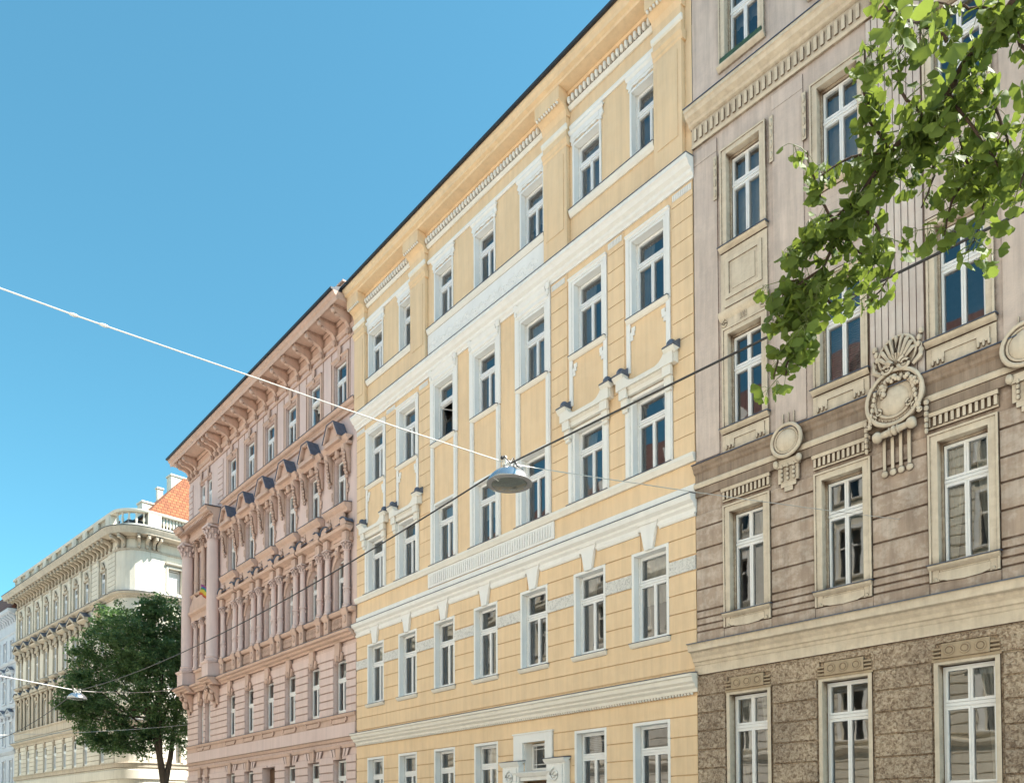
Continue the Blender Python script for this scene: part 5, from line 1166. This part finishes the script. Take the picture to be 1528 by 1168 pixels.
# ================================================================== STREET TREE
def street_tree():
    rnd = random.Random(5)
    t = thing('street_tree', 'dense dark green street tree at the corner, in front of the cream house', 'tree', (-52.1, 15.6, 0))
    O = Vector((-52.1, 15.6, 0))
    clumps = [(-53.04,14.09,13.21,2.06),(-54.37,12.52,12.47,1.24),(-52.87,15.81,14.27,1.76),(-53.85,11.68,9.76,1.21),(-53.63,13.50,9.92,2.06),(-51.00,15.08,10.14,1.94),(-54.33,11.17,8.31,0.81),(-53.92,12.45,7.88,1.22),(-52.67,13.95,7.59,1.06),(-51.82,15.73,8.26,1.07),(-51.82,17.12,13.00,1.68),(-50.74,16.98,9.48,1.65),(-55.12,11.64,11.98,0.82),(-52.16,15.08,14.77,0.99),(-53.94,12.97,14.12,0.91),(-54.33,11.13,9.36,0.73),(-54.65,10.76,8.76,0.48),(-53.66,12.03,6.73,0.65),(-52.50,13.42,6.44,0.48),(-51.5,14.2,12.2,1.9),(-52.6,15.3,11.6,2.1),(-51.2,16.8,11.5,1.8),(-52.6,14.3,6.6,.7),(-51.9,14.9,6.9,.9),(-53.3,12.9,6.6,.7),(-51.3,16.3,7.2,1.1),(-54.6,11.4,10.6,.8)]
    m = M()
    def limb(pts, r0, r1):
        P = [Vector(p)-O for p in pts]; n = len(P); m.tube([(p.x, -p.y, p.z) for p in P], [r0+(r1-r0)*i/(n-1) for i in range(n)], 8)
    limb([(-52.1,15.6,0),(-52.0,15.62,2.2),(-52.0,15.62,4.2)], .34, .26)
    limb([(-52.0,15.62,4.1),(-52.08,15.3,6.2),(-52.3,14.9,8.0),(-52.9,14.4,10),(-53.2,14.1,12.5)], .22, .05)
    limb([(-52.0,15.62,4.0),(-51.95,15.95,5.8),(-52.1,16.2,7.5),(-52.0,16.4,9.5),(-52.2,16.2,13)], .2, .05)
    limb([(-52.05,15.4,6.0),(-51.5,15.2,7.6),(-51.1,15.1,9.5),(-51.3,15.4,12)], .13, .04)
    for c in clumps: limb([(-52.2,15.2,7.0+rnd.random()*2), tuple((Vector(c[:3])+Vector((-52.2,15.2,8)))/2+Vector((0,0,-.3))), c[:3]], .07, .02)
    part('trunk', m, BARK, t)
    # crown: leaf sprays on the clumps
    vs = []; fs = []
    def leaf(p, s, n_):
        d = Vector((rnd.gauss(0,1), rnd.gauss(0,1), rnd.gauss(0,.6)-.3)).normalized(); nn = (n_+Vector((rnd.gauss(0,.5), rnd.gauss(0,.5), rnd.gauss(0,.5)))).normalized(); sd_ = d.cross(nn)
        if sd_.length < .1: return
        sd_.normalize(); k = len(vs); a = p; c = p+d*s
        vs.extend([a, p+d*s*.45+sd_*s*.28-nn*s*.05, c-nn*s*.1, p+d*s*.45-sd_*s*.28-nn*s*.05]); fs.append((k, k+1, k+2)); fs.append((k, k+2, k+3))
    for cx, cy, cz, R in clumps:
        c0 = Vector((cx, cy, cz))-O
        for _ in range(int(26*R*R)+10):      # leafy sprays pushing out of each clump
            v = Vector((rnd.gauss(0,1), rnd.gauss(0,1), rnd.gauss(.15,.9))).normalized(); r1 = R*rnd.uniform(.55, 1.22)
            tip = c0+v*r1; side = Vector((rnd.gauss(0,1), rnd.gauss(0,1), rnd.gauss(0,.5))).normalized()
            dirn = (v+side*.7+Vector((0,0,-.15))).normalized(); ln = rnd.uniform(.35, .8)
            for k in range(rnd.randint(34, 60)):
                t_ = rnd.random(); sp = .20*(1-.4*t_)
                leaf(tip+dirn*(t_-.5)*ln+Vector((rnd.gauss(0,sp), rnd.gauss(0,sp), rnd.gauss(0,sp*.55))), rnd.uniform(.12, .24), (v*.6+Vector((0,0,1))).normalized())
    me = bpy.data.meshes.new('crown'); me.from_pydata([tuple(v) for v in vs], [], fs); me.materials.append(leaf_mat('tree leaves', (.045,.09,.04), (.15,.22,.095), (.17,.30,.09), .34, .3)); put('crown', me, t)
# ================================================================== GINKGO
def ginkgo():
    rnd = random.Random(12)
    t = thing('ginkgo_tree', 'ginkgo with fan-shaped green leaves, branches reaching in from the upper right', 'tree', (.3, 2.6, 0)); O = Vector((.3, 2.6, 0))
    B = [ [(-0.646,2.717,4.243),(-0.846,2.943,4.353),(-1.003,3.065,4.381),(-1.173,3.172,4.408),(-1.236,3.178,4.329),(-1.316,3.163,4.272),(-1.445,3.165,4.240),(-1.572,3.173,4.147),(-1.677,3.206,4.070),(-1.805,3.215,3.898),(-1.866,3.151,3.668),(-1.893,3.124,3.524)],
[(-1.003,3.065,4.381),(-0.962,3.120,4.243),(-0.943,3.149,4.058),(-0.97,3.16,3.93),(-1.0,3.17,3.82)],[(-1.003,3.065,4.381),(-1.115,3.083,4.505),(-1.207,2.972,4.518)],
[(-1.236,3.178,4.329),(-1.235,3.262,4.220),(-1.205,3.303,4.067),(-1.179,3.340,3.914),(-1.228,3.287,3.761)],[(-1.171,3.020,4.386),(-1.224,2.955,4.434),(-1.233,2.791,4.371),(-1.223,2.648,4.306)],
[(-1.445,3.165,4.240),(-1.493,3.103,4.359),(-1.462,2.981,4.452),(-1.378,2.925,4.483)],[(-1.572,3.173,4.147),(-1.532,3.226,4.011),(-1.500,3.270,3.847),(-1.555,3.209,3.712)],
[(-1.445,3.165,4.240),(-1.595,3.139,4.296),(-1.675,3.046,4.223)],[(-1.677,3.206,4.070),(-1.829,3.179,4.100),(-1.868,3.136,3.985)],[(-1.316,3.163,4.272),(-1.337,3.298,4.174),(-1.374,3.259,4.016)],
[(-1.173,3.172,4.408),(-1.113,3.250,4.259),(-1.077,3.299,4.086),(-1.088,3.291,3.962)],[(-1.316,3.163,4.272),(-1.333,2.983,4.335),(-1.271,2.901,4.387)],[(-1.805,3.215,3.898),(-1.742,3.293,3.826),(-1.686,3.359,3.869)],
[(-1.205,3.303,4.067),(-1.257,3.245,3.965),(-1.276,3.227,3.838)],[(-1.677,3.206,4.070),(-1.617,3.283,3.944),(-1.655,3.241,3.832)],[(-1.236,3.178,4.329),(-1.147,3.213,4.136),(-1.103,3.272,4.012)],
[(-1.750,3.200,3.951),(-1.880,3.127,3.870),(-1.915,3.091,3.712)],
[(-1.805,3.215,3.898),(-1.836,3.183,3.754),(-1.859,3.163,3.567)],
[(-1.677,3.206,4.070),(-1.728,3.140,4.197),(-1.724,3.065,4.263),(-1.708,3.004,4.324)],
[(-1.866,3.151,3.668),(-1.904,3.107,3.625),(-1.924,3.087,3.510)],
[(-1.572,3.173,4.147),(-1.703,3.173,4.112),(-1.812,3.123,4.065),(-1.855,3.073,3.994)],
[(-1.805,3.215,3.898),(-1.869,3.137,3.928),(-1.899,3.105,3.841)] ]
    m = M()
    T = lambda p: (p[0]-O.x, -(p[1]-O.y), p[2])
    m.tube([(0,0,0),(.03,0,1.5),(-.02,.02,3),(.0,0,4.2),(.05,.02,6),(0,0,7.5)], [.14,.11,.10,.085,.05,.02], 10)
    m.tube([(0,0,3.5),(-.45,-.05,4.0),T(B[0][0])], [.05,.035,.026], 8)
    for q in ((.9,.5,5.6),(-.6,.9,6.2),(.7,-.8,6.4),(-.5,-.9,5.4)): m.tube([(0,0,4.6),(q[0]*.5,q[1]*.5,(4.9+q[2])/2),q], [.04,.03,.012], 6)
    def smooth(P):
        P = [Vector(p) for p in P]; out = []
        for i in range(len(P)-1):
            p0, p1, p2, p3 = P[max(i-1,0)], P[i], P[i+1], P[min(i+2,len(P)-1)]
            for k in range(5):
                s = k/5; out.append(.5*((2*p1)+(p2-p0)*s+(2*p0-5*p1+4*p2-p3)*s*s+(3*p1-p0-3*p2+p3)*s*s*s)+Vector((rnd.gauss(0,.003),)*3))
        return out+[P[-1]]
    curves = [smooth(b) for b in B]
    for i, c in enumerate(curves):
        n = len(c); r0 = .017 if i == 0 else .0065; m.tube([T(p) for p in c], [r0*(1-.82*(k/n)**.8)+.0012 for k in range(n)], 6)
    part('trunk', m, plaster('dark bark', (.075,.05,.04), var=.3, dirt_shade=.3, streak=0, bump=.7, bscale=60, ao=0), t)
    L = M(); pet = M()
    def gleaf(base, sz):
        # petiole hanging out from the spur then a fan blade
        d = Vector((rnd.gauss(0,.75), rnd.gauss(0,.75), rnd.gauss(-.25,.6))).normalized(); pl = rnd.uniform(.022, .045); tip = base+d*pl+Vector((0,0,-.008))
        pet.tube([T(base), T(base+d*pl*.5+Vector((0,0,.003))), T(tip)], .0011, 4)
        ax_ = (d*.6+Vector((rnd.gauss(0,.4), rnd.gauss(0,.4), -.55))).normalized(); nn = Vector((rnd.gauss(0,.8), rnd.gauss(0,.8), rnd.gauss(.5,.6)))
        sd_ = ax_.cross(nn)
        if sd_.length < .05: return
        sd_.normalize(); nn = sd_.cross(ax_); half = radians(rnd.uniform(55, 78)); n = 12; cup = rnd.uniform(-.35, .5); wav = rnd.uniform(0, 6)
        vs = [tip]; vm = []
        for k in range(n+1):
            a = -half+2*half*k/n; rr = sz*(1+.04*sin(k*1.9+wav))*(1-.16*math.exp(-(a/.09)**2))*(1-.12*abs(a/half)**3); z = cup*(a*a)*sz*.35+sz*.05*sin(a*5+wav)
            vm.append(tip+ax_*(cos(a)*rr*.5)+sd_*(sin(a)*rr*.5)+nn*(z*.35)); vs.append(tip+ax_*(cos(a)*rr)+sd_*(sin(a)*rr)+nn*(z-.1*sz))
        allv = [tip]+vm+vs[1:]; fs = []
        for k in range(n): fs.append((0, 1+k, 2+k)); fs.append((1+k, n+2+k, n+3+k, 2+k))
        L.add([(p-O) for p in allv], fs)
    def spur(p):
        for _ in range(rnd.choice((3, 4, 4, 5, 6))): gleaf(p, rnd.uniform(.025, .047))
    for i, c in enumerate(curves):
        tot = sum((c[k+1]-c[k]).length for k in range(len(c)-1)); acc = 0; nxt = .0 if i else .3
        for k in range(len(c)-1):
            acc += (c[k+1]-c[k]).length
            while acc > nxt:
                p = c[k].copy(); spur(p)
                if rnd.random() < .62:       # little side twig
                    d = Vector((rnd.gauss(0,1), rnd.gauss(0,1), rnd.gauss(-.3,.7))).normalized()*rnd.uniform(.05, .17); pet.tube([T(p), T(p+d*.5+Vector((0,0,.008))), T(p+d)], [.0028,.002,.0012], 5); spur(p+d); spur(p+d*.55)
                nxt += .050
    for q in ((-.743,1.70,3.304),(-.711,1.816,3.31),(-.767,1.751,3.26),(-.807,1.777,3.359),(-.796,1.942,3.504)): gleaf(Vector(q), .038); gleaf(Vector(q), .034)
    pet.tube([T((-.796,1.942,3.504)), T((-.66,1.9,3.75)), T((-.5,1.95,4.3)), T((-.3,2.2,4.6))], [.002,.003,.005,.008], 5)
    pet.tube([T((-.743,1.70,3.304)), T((-.78,1.80,3.40)), T((-.796,1.942,3.504))], [.001,.0015,.002], 5)
    for q in ((.9,.5,5.6),(-.6,.9,6.2),(.7,-.8,6.4),(-.5,-.9,5.4),(.05,.02,6),(0,0,7.3)):
        for _ in range(60): p = O+Vector((q[0]*rnd.uniform(.5,1.1)+rnd.gauss(0,.18), -q[1]*rnd.uniform(.5,1.1)+rnd.gauss(0,.18), q[2]+rnd.gauss(0,.2))); gleaf(p, .042)
    gm = leaf_mat('ginkgo leaf', (.045,.08,.02), (.11,.165,.04), (.28,.36,.05), .32, .6)
    me = L.mesh('crown', gm, 60); put('crown', me, t)
    put('twigs', pet.mesh('twigs', plain('twig', (.10,.13,.04), .6), 60), t)
# ================================================================== LAMPS AND CABLES
STEEL = plain('galvanised cable', (.62,.61,.58), .45, metal=.3); RUB = plain('black cable', (.015,.015,.017), .5); ALU = plain('lamp aluminium', (.50,.54,.58), .22, metal=.9, var=.03)
def lamp(loc, rot, label):
    t = thing('hanging_street_lamp', label, 'street lamp', loc, rot, 'lamps hung on cables over the street')
    m = M(); m.lathe(0, 0, [(.05, -.06), (.10, -.07), (.17, -.10), (.235, -.15), (.28, -.205), (.298, -.25), (.300, -.262), (.285, -.262)], 40); part('shade', m, ALU, t, smooth=50)
    rim = plain('lamp rim', (.22,.22,.22), .5); 
    vs = []; fs = []; n = 40
    prf = [(.300, -.258), (.302, -.268), (.240, -.276), (.232, -.268)]
    for r_, z in prf:
        for k in range(n): a = 2*pi*k/n; vs.append((r_*cos(a), r_*sin(a), z))
    for j in range(3):
        for k in range(n): fs.append((j*n+k, j*n+(k+1) % n, (j+1)*n+(k+1) % n, (j+1)*n+k))
    m = M(); m.add(vs, fs); part('rim', m, rim, t)
    m = M(); m.lathe(0, 0, [(.233, -.262), (.225, -.278), (.15, -.295), (.05, -.302), (.001, -.303)], 36)
    gm, gt, gb = nodes('lamp lens'); gb.inputs['Base Color'].default_value = (.30,.33,.30,1); gb.inputs['Roughness'].default_value = .12; gb.inputs['Transmission Weight'].default_value = .6; part('lens', m, gm, t)
    m = M(); m.box(-.15, .15, -.07, .07, -.25, -.22); part('lamp_tray', m, plain('tray white', (.7,.72,.68), .4), t, smooth=0)
    m = M(); m.tube([(-.30, .0, -.262), (-.2, .0, -.285)], .006); m.box(-.012, .012, -.30, -.27, -.28, -.25); m.lathe(0, 0, [(.045, -.07), (.045, .0), (.03, .02)], 12)
    m.box(-.12, .12, -.02, .02, .0, .035); m.box(-.11, -.07, -.03, .03, -.05, .07); m.box(.07, .11, -.03, .03, -.05, .07); part('hanger', m, STEEL, t, smooth=0)
    m = M(); m.tube([(-.13, .03, .06), (-.05, .06, -.02), (.02, .05, .07), (.10, .03, .02), (.15, .04, -.08), (.10, .06, -.12)], .008); m.ball(-.13, 0, .04, .025); m.ball(.14, 0, .0, .022, .022, .05); m.tube([(.0, .06, .03), (.03, .11, -.06), (.05, .20, -.12), (.05, .27, -.22)], .006); part('feed_cable', m, RUB, t)
    return t
def sag(a, b, s, n=16): a = Vector(a); b = Vector(b); return [a+(b-a)*(i/n)+Vector((0,0,-s*4*(i/n)*(1-i/n))) for i in range(n+1)]
def cable(name, label, pts, r, mat, cat='cable', knots=()):
    m = M(); m.tube([(p[0], -p[1], p[2]) for p in pts], r, 6)
    for k in knots: m.ball(k[0], -k[1], k[2], .016, .05, .016, 8, 6)
    o = thing(name, label, cat, me=m.mesh(name, mat, 60)); return o
def lines():
    L1 = (-8.138, 6.777, 6.336); L2 = (-29.889, 6.179, 6.097)
    lamp(L1, 95, 'large round street lamp with silver shade hanging before the yellow house')
    lamp(L2, 100, 'small distant street lamp hanging in front of the dark green tree')
    A = (-7.30, 16.12, 7.586); P0 = (-8.646, 1.123, 6.539)
    d = Vector(P0)-Vector(L1); far = Vector(L1)+d*((-4.0-6.777)/d.y); far.z += .25
    near = [Vector(L1)]+[Vector((-8.2785,5.214,6.366)), Vector((-8.4243,3.593,6.434)), Vector((-8.5927,1.7204,6.504)), Vector(P0), far]
    ks = [near[3]+(near[3]-near[2])*q for q in (-.14, .0)]
    cable('span_cable', 'white steel span cable running from the upper left to the large lamp', near, .007, STEEL, knots=ks)
    cable('span_cable', 'thin span cable from the large lamp to the brown house wall', sag(L1, A, .03), .0065, STEEL)
    cable('power_cable', 'black power cable climbing from the large lamp to the right edge', sag(L1, (-1.917, 6.134, 5.726), .0)[:-1]+sag((-1.917,6.134,5.726), (12, 4.9, 4.6), .0), .011, RUB)
    cable('power_cable', 'black power cable running along the street between the two lamps', sag(L1, L2, .42, 24), .011, RUB)
    cable('power_cable', 'black power cable leaving the small lamp toward the left edge', sag(L2, (-60, 5.2, 6.9), .9, 24), .014, RUB)
    cable('span_cable', 'pale span cable between the small lamp and the pink house corner', sag(L2, (-48.3, 14.95, 9.45), .12), .015, STEEL)
    cable('span_cable', 'pale span cable from the small lamp to the left edge', sag(L2, (-29.9, 3.99, 6.34), .0)+sag((-29.9, 3.99, 6.34), (-29.9, -4, 7.3), .0)[1:], .015, STEEL)
    cable('telephone_wire', 'faint grey wire below the small lamp, crossing the dark tree', sag((-47.7, 15.7, 7.42), (-46.75, 6.27, 6.1), .1), .012, STEEL)
SUN_E, SKY_S = 14.5, .29
SKY_TINT = (.50, 1.02, .97, 1)
ground(); opposite(); yellow(); brown(); pink(); flag(); cream(); pale(); street_tree(); ginkgo(); lines()
# ------------------------------------------------------------------ camera
cam = bpy.data.cameras.new('camera'); co = bpy.data.objects.new('camera', cam); COL.objects.link(co); S.camera = co
cam.sensor_width = 36; cam.lens = 1214/1528*36; cam.shift_y = (1200.6-584)/1528; cam.clip_end = 3000; cam.clip_start = .05
yaw, pit, rol = radians(39.87), radians(1.36), radians(.25); ang = pi-yaw
f = Vector((cos(ang)*cos(pit), sin(ang)*cos(pit), sin(pit))); r = Vector((sin(ang), -cos(ang), 0)); u = r.cross(f)
Rr = r*cos(rol)-u*sin(rol); Ur = u*cos(rol)+r*sin(rol)
mw = Matrix((Rr, Ur, -f)).transposed().to_4x4(); mw.translation = (0, 0, 1.6); co.matrix_world = mw
# ------------------------------------------------------------------ light
EL, AZ = radians(55), radians(46)          # sun over the roofs, from +x +y
sd = Vector((sin(AZ)*cos(EL), cos(AZ)*cos(EL), sin(EL)))
sun = bpy.data.lights.new('sun', 'SUN'); sun.energy = SUN_E; sun.angle = radians(.53); sun.color = (1, .95, .87)
so = bpy.data.objects.new('sun', sun); COL.objects.link(so); so.rotation_euler = (-sd).to_track_quat('-Z', 'Y').to_euler(); so.location = (20, 20, 60)
w = bpy.data.worlds.new('World'); S.world = w; w.use_nodes = True; t = w.node_tree; bg = t.nodes['Background']
sk = t.nodes.new('ShaderNodeTexSky'); sk.sky_type = 'NISHITA'; sk.sun_disc = False; sk.sun_elevation = EL; sk.sun_rotation = AZ
sk.air_density = 1.0; sk.dust_density = .3; sk.ozone_density = 1.5; sk.altitude = 200
ga = t.nodes.new('ShaderNodeGamma'); ga.inputs[1].default_value = .88; t.links.new(sk.outputs[0], ga.inputs[0])
mx = t.nodes.new('ShaderNodeMix'); mx.data_type = 'RGBA'; mx.blend_type = 'MULTIPLY'; mx.inputs[0].default_value = 1; mx.inputs[7].default_value = SKY_TINT
t.links.new(ga.outputs[0], mx.inputs[6]); t.links.new(mx.outputs[2], bg.inputs[0]); bg.inputs[1].default_value = SKY_S
S.view_settings.view_transform = 'Standard'; S.view_settings.look = 'None'; S.view_settings.exposure = 0
S.cycles.max_bounces = 10; S.cycles.diffuse_bounces = 5; S.cycles.transparent_max_bounces = 12; S.cycles.use_denoising = True
